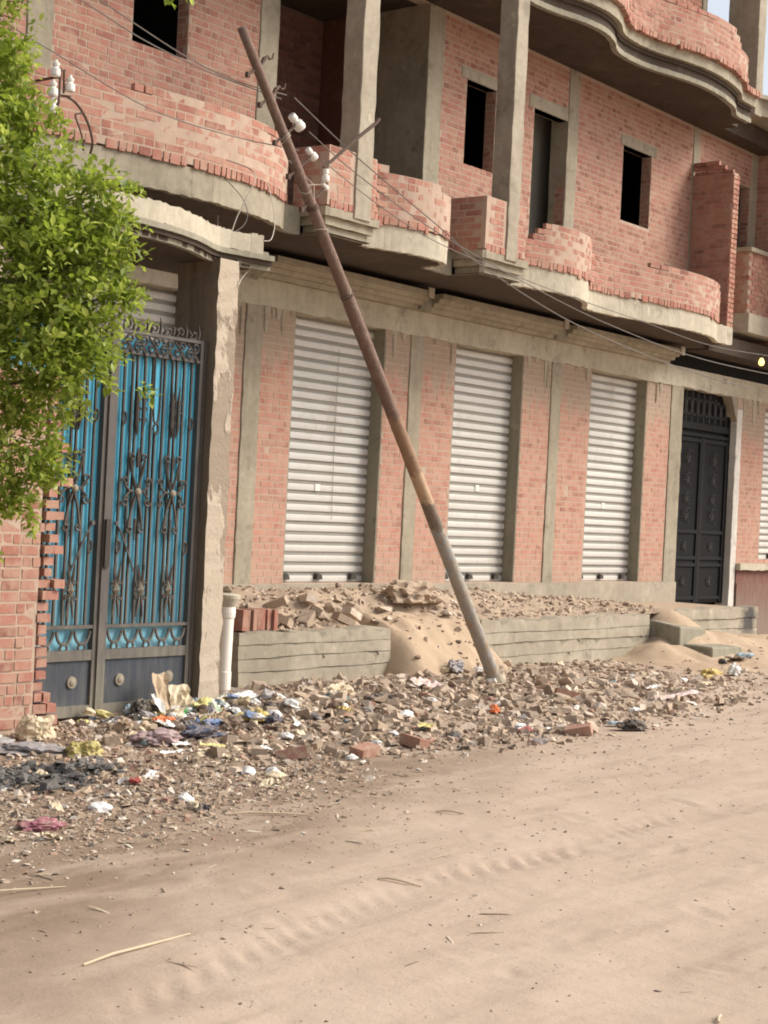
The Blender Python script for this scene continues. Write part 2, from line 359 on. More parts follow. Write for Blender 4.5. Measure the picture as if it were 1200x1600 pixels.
def gz(x, y):
    x = np.asarray(x, float); y = np.asarray(y, float)
    z = .03 * vnoise(x, y, .35, 1) + .018 * vnoise(x, y, 1.3, 2) + .007 * vnoise(x, y, 5, 7) + .004 * vnoise(x, y, 14, 8)
    rut = np.interp(x, [p_[0] for p_ in TRK], [p_[1] for p_ in TRK])
    d = y - rut
    z += -.003 * np.exp(-(d / .10) ** 2) + .003 * np.exp(-((d - .2) / .08) ** 2) + .003 * np.exp(-((d + .2) / .08) ** 2)
    ph = (x - .9 * d) / .14 + vnoise(x, y, 1.6, 21) * 1.6
    z += -.017 * np.clip(.85 + 1.6 * vnoise(x, y, 2.6, 22), .25, 1.3) * np.exp(-(d / .085) ** 2) * (.5 + .5 * np.cos(2 * np.pi * ph)) ** 2 * sstep(3.4, 4.0, x) * sstep(8.8, 7.6, x)
    for off, amp in ((-1.35, .012), (-2.1, .010)):
        d2 = y - (rut + off + .08 * (x - 5)); amp = amp * .8; z += -amp * np.exp(-(d2 / .16) ** 2) + .5 * amp * np.exp(-((d2 - .3) / .12) ** 2)
    for fx, fy, fa, fl, fd in FEET:
        c_, s_ = math.cos(fa), math.sin(fa); u = (x - fx) * c_ + (y - fy) * s_; v = -(x - fx) * s_ + (y - fy) * c_
        q = (u / fl) ** 2 + (v / (fl * .42)) ** 2; z += np.where(q < 9, -fd * np.exp(-q * q) + .45 * fd * np.exp(-(np.sqrt(np.minimum(q, 50)) - 1.5) ** 2 * 5), 0)
    z = z * sstep(-.2, -1.2, y) + mound(x, y)
    return z
def axis(segs):
    out = []
    for a, b_, st in segs: out += list(np.arange(a, b_, st))
    return np.array(out + [segs[-1][1]])
def heightfield(name, xs, ys, fn, material, parent=None):
    X, Y = np.meshgrid(xs, ys); Zv = fn(X, Y); nx, ny = len(xs), len(ys)
    co = np.stack([X.ravel(), Y.ravel(), Zv.ravel()], 1)
    i = np.arange(nx * ny).reshape(ny, nx)
    q = np.stack([i[:-1, :-1].ravel(), i[:-1, 1:].ravel(), i[1:, 1:].ravel(), i[1:, :-1].ravel()], 1)
    me = bpy.data.meshes.new(name); me.from_pydata(co.tolist(), [], q.tolist())
    me.polygons.foreach_set('use_smooth', [True] * len(me.polygons)); me.update()
    return link(name, me, material, parent)
xs = axis([(-1000, -60, 90), (-60, -6, 4), (-6, 2.6, .3), (2.6, 9, .032), (9, 16, .05), (16, 24, .12), (24, 60, 2), (60, 1000, 90)])
ys = axis([(-1000, -60, 90), (-60, -14, 4), (-14, -9.2, .25), (-9.2, -5, .032), (-5, -1.2, .045), (-1.2, 0, .2), (0, 20, 1), (20, 60, 5), (60, 1000, 90)])
tag(heightfield('ground', xs, ys, gz, 'ground_earth'), 'dusty beige dirt road and trampled earth in front of the building', kind='structure')

# ------------------------------------------------------------------ brick laying
CH, BL, JT = .0685, .205, .011
UNIT = []
for k in range(6):
    u = random.Random(k); j = lambda a: a + u.uniform(-.035, .035)
    me = bpy.data.meshes.new('brick_block')
    me.from_pydata([(j(-.5) if 0 else -.5 + u.uniform(0, .03), -.5 + u.uniform(0, .05), -.5 + u.uniform(0, .08)), (.5 - u.uniform(0, .03), -.5 + u.uniform(0, .05), -.5 + u.uniform(0, .08)), (.5, .5, -.5), (-.5, .5, -.5),
                    (-.5 + u.uniform(0, .03), -.5 + u.uniform(0, .05), .5 - u.uniform(0, .08)), (.5 - u.uniform(0, .03), -.5 + u.uniform(0, .05), .5 - u.uniform(0, .08)), (.5, .5, .5), (-.5, .5, .5)], [],
                   [(0, 3, 2, 1), (4, 5, 6, 7), (0, 1, 5, 4), (1, 2, 6, 5), (2, 3, 7, 6), (3, 0, 4, 7)])
    UNIT.append(me)
BR = {}          # material -> list of unit meshes carrying it
def unit_for(material):
    if material not in BR:
        BR[material] = [u.copy() for u in UNIT]
        for u in BR[material]: u.materials.append(M[material])
    return BR[material]
POOL = []        # (score, brick record)
def in_view(p):
    d = Vector(p) - CAM
    zc = -(d.x * RZ[0] + d.y * RZ[1] + d.z * RZ[2]); xc = d.x * RX[0] + d.y * RX[1] + d.z * RX[2]; yc = d.x * RY[0] + d.y * RY[1] + d.z * RY[2]
    if zc <= 0: return None
    px, py = 600 + 2588 * xc / zc, 800 - 2588 * yc / zc
    return (px, py, zc) if 0 < px < 1200 and 0 < py < 1600 else None
class Path:
    def __init__(s, pts, step=None):
        s.p = [Vector((x, y)) for x, y in pts]; s.s = [0]
        for a, b_ in zip(s.p, s.p[1:]): s.s.append(s.s[-1] + (b_ - a).length)
        s.L = s.s[-1]
    def at(s, t):
        t = min(max(t, 0), s.L)
        for i in range(len(s.p) - 1):
            if t <= s.s[i + 1] + 1e-9:
                f = (t - s.s[i]) / max(1e-9, s.s[i + 1] - s.s[i]); return s.p[i].lerp(s.p[i + 1], f)
        return s.p[-1].copy()
def lay(path, z0, ztop, part, material, openings=(), proud=.0005, depth=.05, pool=None, missing=0.0, jitter=1.0, CH=CH, BL=BL, halves=.10, JT=JT):
    """running-bond bricks along a plan path; each is a record for later"""
    nmax = int(round((max(ztop(path.at(t)) for t in np.linspace(0, path.L, 60)) - z0) / CH))
    recs = []
    for k in range(nmax):
        za = z0 + k * CH; zb = za + CH - JT; zm = (za + zb) / 2
        blocks = sorted([(a, b_) for a, b_, oz0, oz1 in openings if zm > oz0 and zm < oz1])
        free = []; cur = 0.0
        for a, b_ in blocks:
            if a > cur: free.append((cur, a))
            cur = max(cur, b_)
        if cur < path.L: free.append((cur, path.L))
        off = (BL / 2 if k % 2 else 0) + random.uniform(-.02, .02)
        for a, b_ in free:
            t = math.floor((a - off) / BL) * BL + off
            while t < b_:
                half = random.random() < halves; dbl = halves < 0 and random.random() < -halves
                for (q0, q1) in (((t, t + BL * (2 if dbl else 1)),) if not half else ((t, t + BL / 2), (t + BL / 2, t + BL))):
                    s0, s1 = max(q0, a) + JT / 2, min(q1, b_) - JT / 2
                    if s1 - s0 < .03: continue
                    A, B = path.at(s0), path.at(s1); mid = (A + B) / 2
                    if zm > ztop(mid) or random.random() < missing: continue
                    tg = B - A; ln = tg.length
                    if ln < .025: continue
                    tg /= ln; nrm = Vector((tg.y, -tg.x))
                    pr = proud + random.uniform(-.0013, .0013) * jitter
                    cpt = mid + nrm * (pr - depth / 2)
                    recs.append((cpt.x, cpt.y, zm + random.uniform(-.0015, .0015), math.atan2(tg.y, tg.x) + random.uniform(-.005, .005) * jitter, ln, depth, zb - za + random.uniform(-.002, .002), part, material))
                t += BL * (2 if dbl else 1)
    (POOL if pool is None else pool).extend(recs)
def soldier(path, z0, h, part, material, proud=.006, depth=.09, s0=0, s1=None, pool=None):
    s1 = path.L if s1 is None else s1; t = s0
    while t < s1 - .05:
        wd = random.choice([random.uniform(.052, .068), random.uniform(.08, .125)])
        if random.random() > .06:
            A, B = path.at(t), path.at(t + wd); tg = B - A
            if tg.length > .02:
                ln = tg.length; tg /= ln; nrm = Vector((tg.y, -tg.x)); dz = random.uniform(0, .016) if random.random() < .85 else random.uniform(-.02, .035)
                cpt = (A + B) / 2 + nrm * (proud + random.uniform(-.003, .003) - depth / 2)
                (POOL if pool is None else pool).append((cpt.x, cpt.y, z0 + dz + (h - dz) / 2, math.atan2(tg.y, tg.x), ln - .006, depth, h - dz, part, material))
        t += wd + .006
def core(path, z0, ztop, part_name, material, parent, inset=.002, thick=.11, step_=.07):
    mb = MB(); n = max(2, int(path.L / step_)); ts = sorted(set(list(np.linspace(0, path.L, n)) + path.s))
    for a, b_ in zip(ts, ts[1:]):
        A, B = path.at(a), path.at(b_)
        if (B - A).length < 1e-4: continue
        tg = (B - A).normalized(); nr = Vector((tg.y, -tg.x)); zt = z0 + CH * round((ztop((A + B) / 2) - z0) / CH) - JT
        f0, f1, g0, g1 = A - nr * inset, B - nr * inset, A - nr * (inset + thick), B - nr * (inset + thick)
        mb.hexa([(*f0, z0), (*f1, z0), (*g1, z0), (*g0, z0), (*f0, zt), (*f1, zt), (*g1, zt), (*g0, zt)])
    return mb.build(part_name, material, parent)
def emit_bricks(recs, limit, tall=1.0):
    """the bricks that show largest become parts of their own, the rest one joined mesh per wall"""
    sc = []
    for r in recs:
        v = in_view((r[0], r[1], r[2])); sc.append((r[4] * (1 if v else 0) / (v[2] if v else 1e9), r) if v else (0, r))
    order = sorted(range(len(recs)), key=lambda i: -sc[i][0]); own = set(order[:limit]) - {i for i in order[:limit] if sc[i][0] == 0}
    rest = {}
    for i, r in enumerate(recs):
        x, y, z, ang, ln, dp, h, part, material = r
        if i in own:
            o = link('brick', random.choice(unit_for(material)), None, part, (x, y, z))
            o.rotation_euler = (0, 0, ang); o.scale = (ln, dp, h)
        else:
            rest.setdefault((part.name, material), (part, material, []))[2].append(r)
    for part, material, rs in rest.values():
        mb = MB()
        for x, y, z, ang, ln, dp, h, _, _ in rs:
            c_, s_ = math.cos(ang), math.sin(ang); pts = []
            for k, (a, b_, e) in enumerate(((-1, -1, -1), (1, -1, -1), (1, 1, -1), (-1, 1, -1), (-1, -1, 1), (1, -1, 1), (1, 1, 1), (-1, 1, 1))):
                jx = random.uniform(0, .006); lx, ly, lz = a * (ln / 2 - (jx if b_ < 0 else 0)), b_ * dp / 2 + (random.uniform(0, .002) if b_ < 0 else 0), e * (h / 2 - (random.uniform(0, .004) if b_ < 0 else 0))
                pts.append((x + lx * c_ - ly * s_, y + lx * s_ + ly * c_, z + lz))
            mb.hexa(pts)
        o = mb.build('brickwork', material, part); tag(o, kind='stuff')

# ------------------------------------------------------------------ the building
BLD = thing('brick_building', (15, 1, 0), 'unfinished red brick building with grey concrete frame, shuttered shops and wavy balconies above', 'building')
def wall_panel(name, x0, x1, z0, z1, opens, y0, y1, material, parent):
    mb = MB(); xs_ = sorted(set([x0, x1] + [o[0] for o in opens] + [o[1] for o in opens])); xs_ = [x for x in xs_ if x0 <= x <= x1]
    for a, b_ in zip(xs_, xs_[1:]):
        cov = sorted([(o[2], o[3]) for o in opens if o[0] <= a + 1e-6 and o[1] >= b_ - 1e-6]); cur = z0
        for c_, d in cov:
            if c_ > cur: mb.box(a, b_, y0, y1, cur, c_)
            cur = max(cur, d)
        if cur < z1: mb.box(a, b_, y0, y1, cur, z1)
    return mb.build(name, material, parent)
TH = .26
SH = [(9.70, 11.12, .83, 3.58), (12.64, 14.15, .83, 3.58), (15.46, 16.90, .83, 3.58), (18.50, 20.0, .83, 3.58)]
DOOR = (21.03, 22.76, .5, 3.80); SH5 = (23.76, 25.2, 1.15, 3.5)
GO = SH + [DOOR, SH5]
COLS0 = [(11.90, 12.15), (14.59, 14.82), (17.53, 17.76), (20.68, 21.03)]
gw = wall_panel('shop_wall', 6.5, 21.03, .8, 3.58, GO, .003, TH, 'mortar', BLD); gw2 = wall_panel('shop_wall', 22.76, 25.5, .8, 3.58, GO, .003, TH, 'mortar', BLD)
go_s = [(a - 6.5, b_ - 6.5, c_, d) for a, b_, c_, d in GO] + [(a - 6.5, b_ - 6.5, 0, 9) for a, b_ in COLS0] + [(22.76 - 6.5, 22.95 - 6.5, 0, 9)]
# small holes left in the brickwork
for hx, hz in ((12.27, 2.1), (14.93, 2.05), (17.44, 1.98), (17.98, 1.98), (17.98, 1.90), (20.62, 2.0), (23.2, 2.05)):
    go_s.append((hx - 6.5, hx - 6.5 + .07, hz, hz + .1))
lay(Path([(6.5, 0), (21.03, 0)]), .83, lambda p_: 3.57, gw, 'brick_shop', go_s); lay(Path([(22.95, 0), (25.5, 0)]), .83, lambda p_: 3.57, gw2, 'brick_shop', [(SH5[0] - 22.95, SH5[1] - 22.95, SH5[2], SH5[3])])
# upper wall
W1 = [(10.23, 10.93, 5.70, 6.95), (12.17, 14.66, 4.34, 7.24), (15.42, 16.02, 5.62, 6.59), (16.85, 17.62, 4.34, 6.58), (19.03, 19.80, 5.60, 6.58), (22.46, 22.84, 5.2, 6.72)]
COLS1 = [(9.03, 9.31), (11.90, 12.17), (14.64, 14.93), (17.62, 17.86), (20.97, 21.16), (22.86, 23.05)]
TU = .15
uw = wall_panel('upper_wall', 6.5, 25.5, 4.32, 7.25, W1, .003, TU, 'mortar', BLD)
uo = [(a - 6.5, b_ - 6.5, c_, d) for a, b_, c_, d in W1] + [(a - 6.5, b_ - 6.5, 0, 9) for a, b_ in COLS1]
lint = [(15.30, 16.14, 6.59, 6.72), (16.73, 17.62, 6.58, 6.74), (18.95, 19.92, 6.58, 6.72)]
uo += [(a - 6.5, b_ - 6.5, c_, d) for a, b_, c_, d in lint]
lay(Path([(6.5, 0), (25.5, 0)]), 4.34, lambda p_: 7.2, uw, 'brick_wall_face', uo, BL=.116, halves=-.22)
for (a, b_, c_, d), mt in zip(W1, ('brick_shaded', None, 'brick_shaded', 'brick_shaded', 'brick_shaded', 'brick_shaded')):
    if mt: lay(Path([(b_, TU - .002), (b_, .004)]), c_, lambda p_: d, uw, 'brick_wall_face', proud=.004)
for a, b_, c_, d in lint:
    mb = MB(); mb.box(a, b_, -.008, .145, c_, d); mb.build('lintel', 'concrete', BLD, bevel=.008)
# columns flush with the wall
def col(x0, x1, y0, y1, z0, z1, material='concrete', name='concrete_column'):
    mb = MB(); nz = max(2, int((z1 - z0) / .12)); zs_ = np.linspace(z0, z1, nz + 1)
    ja = [random.uniform(-.006, .006) for _ in zs_]; jb = [random.uniform(-.006, .006) for _ in zs_]
    vs = []; fs = []
    for i, z_ in enumerate(zs_):
        vs += [(x0 + ja[i], y0 + jb[i] * .5, z_), (x1 + jb[i], y0 + ja[i] * .5, z_), (x1 + jb[i], y1, z_), (x0 + ja[i], y1, z_)]
        if i:
            o = (i - 1) * 4
            for k in range(4): fs.append((o + k, o + (k + 1) % 4, o + 4 + (k + 1) % 4, o + 4 + k))
    fs += [(3, 2, 1, 0), tuple(range(len(vs) - 4, len(vs)))]
    mb.add(vs, fs); return mb.build(name, material, BLD, bevel=.006)
for a, b_ in COLS0: col(a, b_, -.014, .22, .8, 3.579)
for i, (a, b_) in enumerate(COLS1): col(a, b_, -.012, .70 if i == 2 else .24, 4.33, 7.249)
# left board-marked jamb of the open loggia, back wall of the loggia and dark rooms
mb = MB(); mb.box(14.60, 14.90, .705, 1.5, 4.33, 7.24); mb.build('loggia_wall', 'brick_shaded', BLD)
lb = MB(); lb.box(11.9, 15.0, 1.508, 1.6, 4.33, 7.24); lb = lb.build('loggia_back', 'mortar_shaded', BLD)
lay(Path([(11.95, 1.5), (14.6, 1.5)]), 4.34, lambda p_: 7.2, lb, 'brick_shaded')
mb = MB(); mb.box(12.02, 12.165, .245, 1.507, 4.33, 7.24); mb.build('loggia_side', 'brick_shaded', BLD)
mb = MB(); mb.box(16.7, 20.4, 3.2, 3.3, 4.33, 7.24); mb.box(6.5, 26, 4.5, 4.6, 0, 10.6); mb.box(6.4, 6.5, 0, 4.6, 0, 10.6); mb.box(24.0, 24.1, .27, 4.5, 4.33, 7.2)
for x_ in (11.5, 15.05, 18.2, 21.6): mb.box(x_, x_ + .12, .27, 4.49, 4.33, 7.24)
mb.build('interior_wall', 'void_shade', BLD)
mb = MB(); mb.box(16.9, 17.9, .42, .52, 4.33, 7.24); mb.build('interior_partition', 'room_concrete', BLD)
# jamb linings of shops
for a, b_, c_, d in SH + [SH5]:
    mb = MB(); mb.box(b_ - .014, b_ - .001, .006, .255, c_, d - .002); mb.build('jamb', 'concrete_grey', BLD); mb = MB(); mb.box(a + .001, a + .014, .006, .255, c_, d - .002); mb.build('jamb', 'concrete_grey', BLD)
# brick returns at right sides of windows come with the wall core; plinth and beam
def rough_beam(name, x0, x1, y0, y1, z0, z1, material, rag=.012, step_=.12, parent=BLD):
    mb = MB(); xs_ = np.linspace(x0, x1, max(2, int((x1 - x0) / step_))); vs = []; fs = []
    for i, x in enumerate(xs_):
        a = z0 + random.uniform(-rag, rag); f = y0 + random.uniform(-.003, .003)
        vs += [(x, f, a), (x, y1, z0 if rag else a), (x, y1, z1), (x, f, z1)]
        if i:
            o = (i - 1) * 4
            for k in range(4): fs.append((o + k, o + 4 + k, o + 4 + (k + 1) % 4, o + (k + 1) % 4))
    fs += [(0, 1, 2, 3), (len(vs) - 1, len(vs) - 2, len(vs) - 3, len(vs) - 4)]
    mb.add(vs, fs); return mb.build(name, material, parent)
rough_beam('ring_beam', 6.5, 25.5, -.022, .3, 3.575, 3.85, 'concrete_plaster')
rough_beam('plinth', 11.2, 21.03, -.035, .26, .3, .825, 'concrete_wall', .0)
mb = MB(); mb.box(6.5, 25.5, .27, .30, 3.86, 4.10); mb.build('gap_shade_band', 'void_shade', BLD)  # dark sheet standing in for shade in the open gap above the ledges
# moulded ledge above the shutters
prof = [(-.0, 3.84), (-.10, 3.84), (-.12, 3.885), (-.17, 3.885), (-.19, 3.93), (-.24, 3.93), (-.26, 3.975), (-.31, 3.975), (-.31, 4.03), (0, 4.03)]
for a, b_ in ((11.98, 14.54), (14.74, 17.36), (17.58, 20.40)):
    mb = MB(); mb.extr(prof, a, b_); mb.build('ledge_moulding', 'concrete', BLD)
    mb = MB(); mb.box(b_ - .10, b_, -.33, -.3105, 3.95, 4.06); mb.build('ledge_stub', 'concrete_plaster', BLD)
for a, b_ in ((14.542, 14.738), (17.362, 17.578)):
    mb = MB(); mb.box(a, b_, -.16, .02, 3.84, 3.99); mb.build('ledge_block', 'concrete_grey', BLD)
mb = MB(); mb.add([(11.62, -.03, 3.86), (11.975, -.05, 3.80), (11.975, -.31, 3.97), (11.75, -.2, 3.97), (11.62, -.03, 3.97), (11.975, -.03, 4.03)], [(0, 1, 2, 3), (0, 3, 4), (3, 2, 5, 4), (1, 5, 2), (0, 4, 5, 1)])
mb.build('ledge_end', 'concrete_grey', BLD)
# plaster drips and dents hanging under the beam
mb = MB()
for _ in range(46):
    x = random.choice([random.uniform(11.3, 11.9), random.uniform(12.15, 12.6), random.uniform(14.2, 15.4), random.uniform(16.95, 18.45), random.uniform(20.05, 20.65), random.uniform(22.95, 23.7)])
    L = random.choice([.05, .09, .14, .22, .34]) * random.uniform(.7, 1.3); wd = random.uniform(.008, .05)
    mb.add([(x - wd, -.005, 3.585), (x + wd, -.005, 3.585), (x + wd * .4, -.005, 3.585 - L), (x - wd * .5, -.005, 3.585 - L * .9), (x, -.022, 3.58), (x, -.017, 3.6 - L * .9)], [(0, 4, 5, 3), (4, 1, 2, 5), (3, 5, 2)])
tag(mb.build('plaster_drips', 'concrete_plaster', BLD), kind='stuff')

# roller shutters
def shutter(a, b_, z0, z1, y, n, label=None):
    mb = MB(); mb.box(a - .02, b_ + .02, y + .014, y + .03, z0, z1)
    sh = mb.build('roller_shutter', 'rail_grey', BLD); tag(sh, label)
    h = (z1 - z0) / n; me = None
    for k in range(n):
        zb = z0 + k * h
        if me is None:
            pr = [(.012, .004), (.001, .004), (-.003, h * .12), (-.005, h * .36), (-.003, h * .58), (.003, h * .66), (.012, h * .665)]
            m_ = MB(); x0_, x1_ = a - (a + b_) / 2, b_ - (a + b_) / 2
            vs = [(x0_, q, r) for q, r in pr] + [(x1_, q, r) for q, r in pr]; n_ = len(pr)
            m_.add(vs, [(i, n_ + i, n_ + i + 1, i + 1) for i in range(n_ - 1)])
            o = m_.build('slat', 'slat_white', sh, loc=None); me = o.data
            # vertices were offset by the parent's place: put them back round the slat's own origin
            off = wloc(sh); me.transform(Matrix.Translation(off)); o.location = Vector(((a + b_) / 2, y, zb)) - off
        else:
            link('slat', me, None, sh, ((a + b_) / 2 + random.uniform(-.003, .003), y + random.uniform(-.003, .003), zb)).rotation_euler = (random.uniform(-.035, .035), 0, 0)
    mb = MB(); mb.box(a + .01, b_ - .01, y - .02, y + .02, z0 - .035, z0 - .004); mb.build('bottom_rail', 'lock_dark', sh)
    for fx in (.1, .45, .83):
        mb = MB(); x = a + (b_ - a) * fx; mb.hexa([(x, y - .05, z0 + .035), (x + .10, y - .05, z0 + .035), (x + .11, y - .008, z0 + .03), (x - .01, y - .008, z0 + .03), (x + .02, y - .045, z0 + .085), (x + .09, y - .045, z0 + .08), (x + .1, y - .008, z0 + .095), (x, y - .008, z0 + .1)])
        mb.build('lock', 'lock_dark', sh)
    return sh
def card(sh, x, z, y, w_=.075, h=.07):
    mb = MB(); mb.box(x, x + w_, y, y + .004, z, z + h); mb.build('paper_notice', 'porcelain', sh)
SY = .17
shutter(9.70, 11.12, .83, 3.58, SY, 26, 'dim shutter half hidden behind the gate')
s1 = shutter(12.64, 14.15, .83, 3.58, SY, 26); card(s1, 13.27, 1.79, SY - .011)
s2 = shutter(15.46, 16.90, .83, 3.58, SY, 26); card(s2, 16.22, 1.91, SY - .011)
s3 = shutter(18.50, 20.0, .83, 3.58, SY, 26); card(s3, 19.2, 1.80, SY - .011)
shutter(23.76, 25.2, 1.15, 3.5, SY, 23)
for sh_, x_ in ((s1, 13.55),):
    mb = MB(); mb.tube([(x_, SY - .013, 3.3), (x_ - .01, SY - .013, 2.4), (x_ + .01, SY - .013, 1.5)], .0025, 4); mb.build('seam', 'rail_grey', sh_)

# black iron double door
dr = MB(); dx0, dx1, dz0, dz1 = 21.03, 22.76, .5, 3.8; dy = .10
dr.box(dx0, dx1, dy + .03, dy + .06, dz0, dz1)
DR = dr.build('iron_door', 'black_iron', BLD); tag(DR, 'black iron double door with scroll reliefs')
mb = MB(); mb.box(dx0, dx0 + .05, dy - .02, dy + .03, dz0, 3.78); mb.box(dx1 - .06, dx1, dy - .02, dy + .03, dz0, 3.3); mb.box(dx0 + .05, dx1 - .06, dy - .02, dy + .03, 3.02, 3.12); mb.box(dx0 + .05, dx1 - .06, dy - .018, dy + .03, 2.92, 2.97)
mb.build('door_frame', 'black_relief', DR)
xm = (dx0 + dx1) / 2 - .02
for a, b_ in ((dx0 + .06, xm - .03), (xm + .03, dx1 - .08)):
    mb = MB(); mb.box(a, b_, dy, dy + .03, dz0 + .02, 2.91); lf = mb.build('door_leaf', 'black_iron', DR)
    f = MB()
    for z_ in (.56, 1.04, 1.14, 1.52, 2.84): f.box(a, b_, dy - .022, dy, z_, z_ + .05)
    f.box(a, a + .045, dy - .024, dy, .52, 2.9); f.box(b_ - .045, b_, dy - .024, dy, .52, 2.9); f.build('stile', 'black_relief', lf)
    cx = (a + b_) / 2
    for z_, sc_ in ((1.78, 1), (2.02, .8), (2.30, .9), (2.60, 1.0), (.82, .6), (1.33, .6)):
        r = MB(); y_ = dy - .010
        for sx in (-1, 1):
            for up2, a_ in ((1, .4), (-1, -.4)):
                cx2, cz2, rr0 = cx + sx * .075 * sc_, z_ + up2 * .055 * sc_, .055 * sc_
                r.tube([(cx2 + sx * rr0 * (1 - .7 * i / 12) * math.cos(a_ + up2 * sx * i * .5), y_, cz2 + rr0 * (1 - .7 * i / 12) * math.sin(a_ + up2 * sx * i * .5)) for i in range(13)], .006, 4)
            r.tube([(cx, y_, z_ - .08 * sc_), (cx + sx * .05 * sc_, y_, z_ + .02), (cx + sx * .03 * sc_, y_, z_ + .12 * sc_)], [.004, .010, .003], 4)
        r.tube([(cx, y_, z_ - .11 * sc_), (cx, y_, z_), (cx, y_, z_ + .13 * sc_)], [.003, .014, .003], 5); r.build('scroll_relief', 'door_relief', lf)
mb = MB(); mb.box(xm - .028, xm + .028, dy - .028, dy + .02, .52, 2.91); mb.build('meeting_stile', 'black_relief', DR)
tr = MB()
for i in range(9):
    x = dx0 + .12 + i * .185; tr.tube([(x, dy, 3.12), (x, dy, 3.74 if i < 6 else 3.5 - (i - 6) * .1)], .009, 5)
for i in range(8):
    x = dx0 + .21 + i * .185
    tr.tube([(x + .07 * math.cos(g), dy, 3.34 + .12 * math.sin(g)) for g in np.linspace(0, 6.28, 13)], .009, 5)
tr.build('transom_grille', 'door_relief', DR)
# ragged arch head plaster over the right of the door and white jamb
mb = MB(); pts = [(22.2, 3.81), (22.25, 3.74), (22.42, 3.70), (22.52, 3.58), (22.60, 3.44), (22.68, 3.30), (22.76, 3.2), (22.77, 3.81)]
n_ = len(pts); mb.add([(x, -.02, z) for x, z in pts] + [(x, .2, z) for x, z in pts], [tuple(range(n_)), tuple(range(2 * n_ - 1, n_ - 1, -1))] + [(i, n_ + i, n_ + (i + 1) % n_, (i + 1) % n_) for i in range(n_)])
mb.build('arch_plaster', 'concrete', BLD)
col(22.748, 22.93, -.02, .2, .45, 3.4, 'whitewash', 'door_jamb')
# dark red dado wall right of the door with its ledge
mb = MB(); mb.box(22.95, 25.5, -.05, .25, -.2, .80); mb.build('dado', 'red_paint', BLD)
rough_beam('dado_ledge', 22.94, 25.5, -.10, .25, 1.0, 1.10, 'concrete_plaster', .008)
mb = MB(); mb.box(22.95, 25.5, -.03, .25, .80, .999); mb.build('dado_band', 'red_paint', BLD)

# first floor balcony slab
F1 = [(6.5, -1.0), (7.4, -1.08), (8.0, -1.17), (8.5, -1.24), (9.0, -1.31), (9.5, -1.38), (9.95, -1.40), (10.4, -1.36), (10.8, -1.26), (11.1, -1.12), (11.18, -1.05)]
P1 = [(11.40, -1.05), (11.42, -1.35), (12.10, -1.35)]
F2 = [(12.12, -1.22), (12.35, -1.28), (12.6, -1.37), (12.9, -1.41), (13.15, -1.40), (13.33, -1.34), (13.44, -1.22), (13.47, -.97)]
P2 = [(13.94, -.97), (13.95, -1.35), (14.68, -1.35)]
F3 = [(14.72, -1.18), (15.0, -1.25), (15.4, -1.36), (15.8, -1.36), (16.15, -1.27), (16.4, -1.14), (16.6, -.99), (16.85, -.93), (17.3, -.96), (17.9, -1.07), (18.5, -1.16), (19.1, -1.19), (19.6, -1.12), (19.95, -1.0), (20.1, -.93), (20.52, -.95), (20.55, -.5), (20.9, -.4)]
def smooth(pts, it=2):
    for _ in range(it):
        q = [pts[0]]
        for a, b_ in zip(pts, pts[1:]): q += [(a[0] * .75 + b_[0] * .25, a[1] * .75 + b_[1] * .25), (a[0] * .25 + b_[0] * .75, a[1] * .25 + b_[1] * .75)]
        pts = q + [pts[-1]]
    return pts
F1s, F2s, F3s = smooth(F1), smooth(F2), smooth(F3[:-3]) + F3[-3:]
edge = F1s + P1 + F2s + P2 + F3s
SLB, SLT = 4.10, 4.325
mb = MB(); poly = edge + [(20.9, .02), (6.5, .02)]
n_ = len(poly); mb.add([(x, y, SLB) for x, y in poly] + [(x, y, SLT) for x, y in poly], [tuple(range(n_)), tuple(range(2 * n_ - 1, n_ - 1, -1))])
sb = mb.build('balcony_slab', 'concrete_shaded', BLD)
bm_ = bmesh.new(); bm_.from_mesh(sb.data); bmesh.ops.triangulate(bm_, faces=bm_.faces); bmesh.ops.recalc_face_normals(bm_, faces=bm_.faces); bm_.to_mesh(sb.data); bm_.free()
def fascia(pts, z0, z1, name, material, off=0.0, rag=.006, th=.05, parent=BLD):
    pth = Path(pts); mb = MB(); n = max(2, int(pth.L / .06)); ts = sorted(set(list(np.linspace(0, pth.L, n)) + pth.s)); vs = []; fs = []
    P_ = [pth.at(t) for t in ts]
    for i, p_ in enumerate(P_):
        tg = (P_[min(i + 1, len(P_) - 1)] - P_[max(i - 1, 0)]); tg = tg.normalized() if tg.length > 0 else Vector((1, 0)); nr = Vector((tg.y, -tg.x))
        f = p_ + nr * (off + random.uniform(-.0012, .0012)); g = p_ - nr * th; zz_ = z0 + random.uniform(-rag, rag); zt = z1 + random.uniform(-rag, rag)
        vs += [(*f, zz_), (*g, zz_), (*g, zt), (*f, zt)]
        if i:
            o = (i - 1) * 4
            for k in range(4): fs.append((o + k, o + (k + 1) % 4, o + 4 + (k + 1) % 4, o + 4 + k))
    fs += [(3, 2, 1, 0), (len(vs) - 4, len(vs) - 3, len(vs) - 2, len(vs) - 1)]
    mb.add(vs, fs); return mb.build(name, material, parent)
fascia(F1s, SLB - .012, SLT + .004, 'slab_edge', 'concrete', .012)
fascia([F1s[-1], (11.40, -1.07)], SLB - .012, SLT + .004, 'slab_edge', 'concrete_grey', .004)
fascia(F2s, SLB - .012, SLT + .004, 'slab_edge', 'concrete_plaster', .012)
fascia([F2s[-1], (13.94, -.97)], SLB - .012, SLT + .004, 'slab_edge', 'concrete_grey', .004)
fascia(F3s[:-2], SLB - .012, SLT + .004, 'slab_edge', 'concrete_plaster', .012)
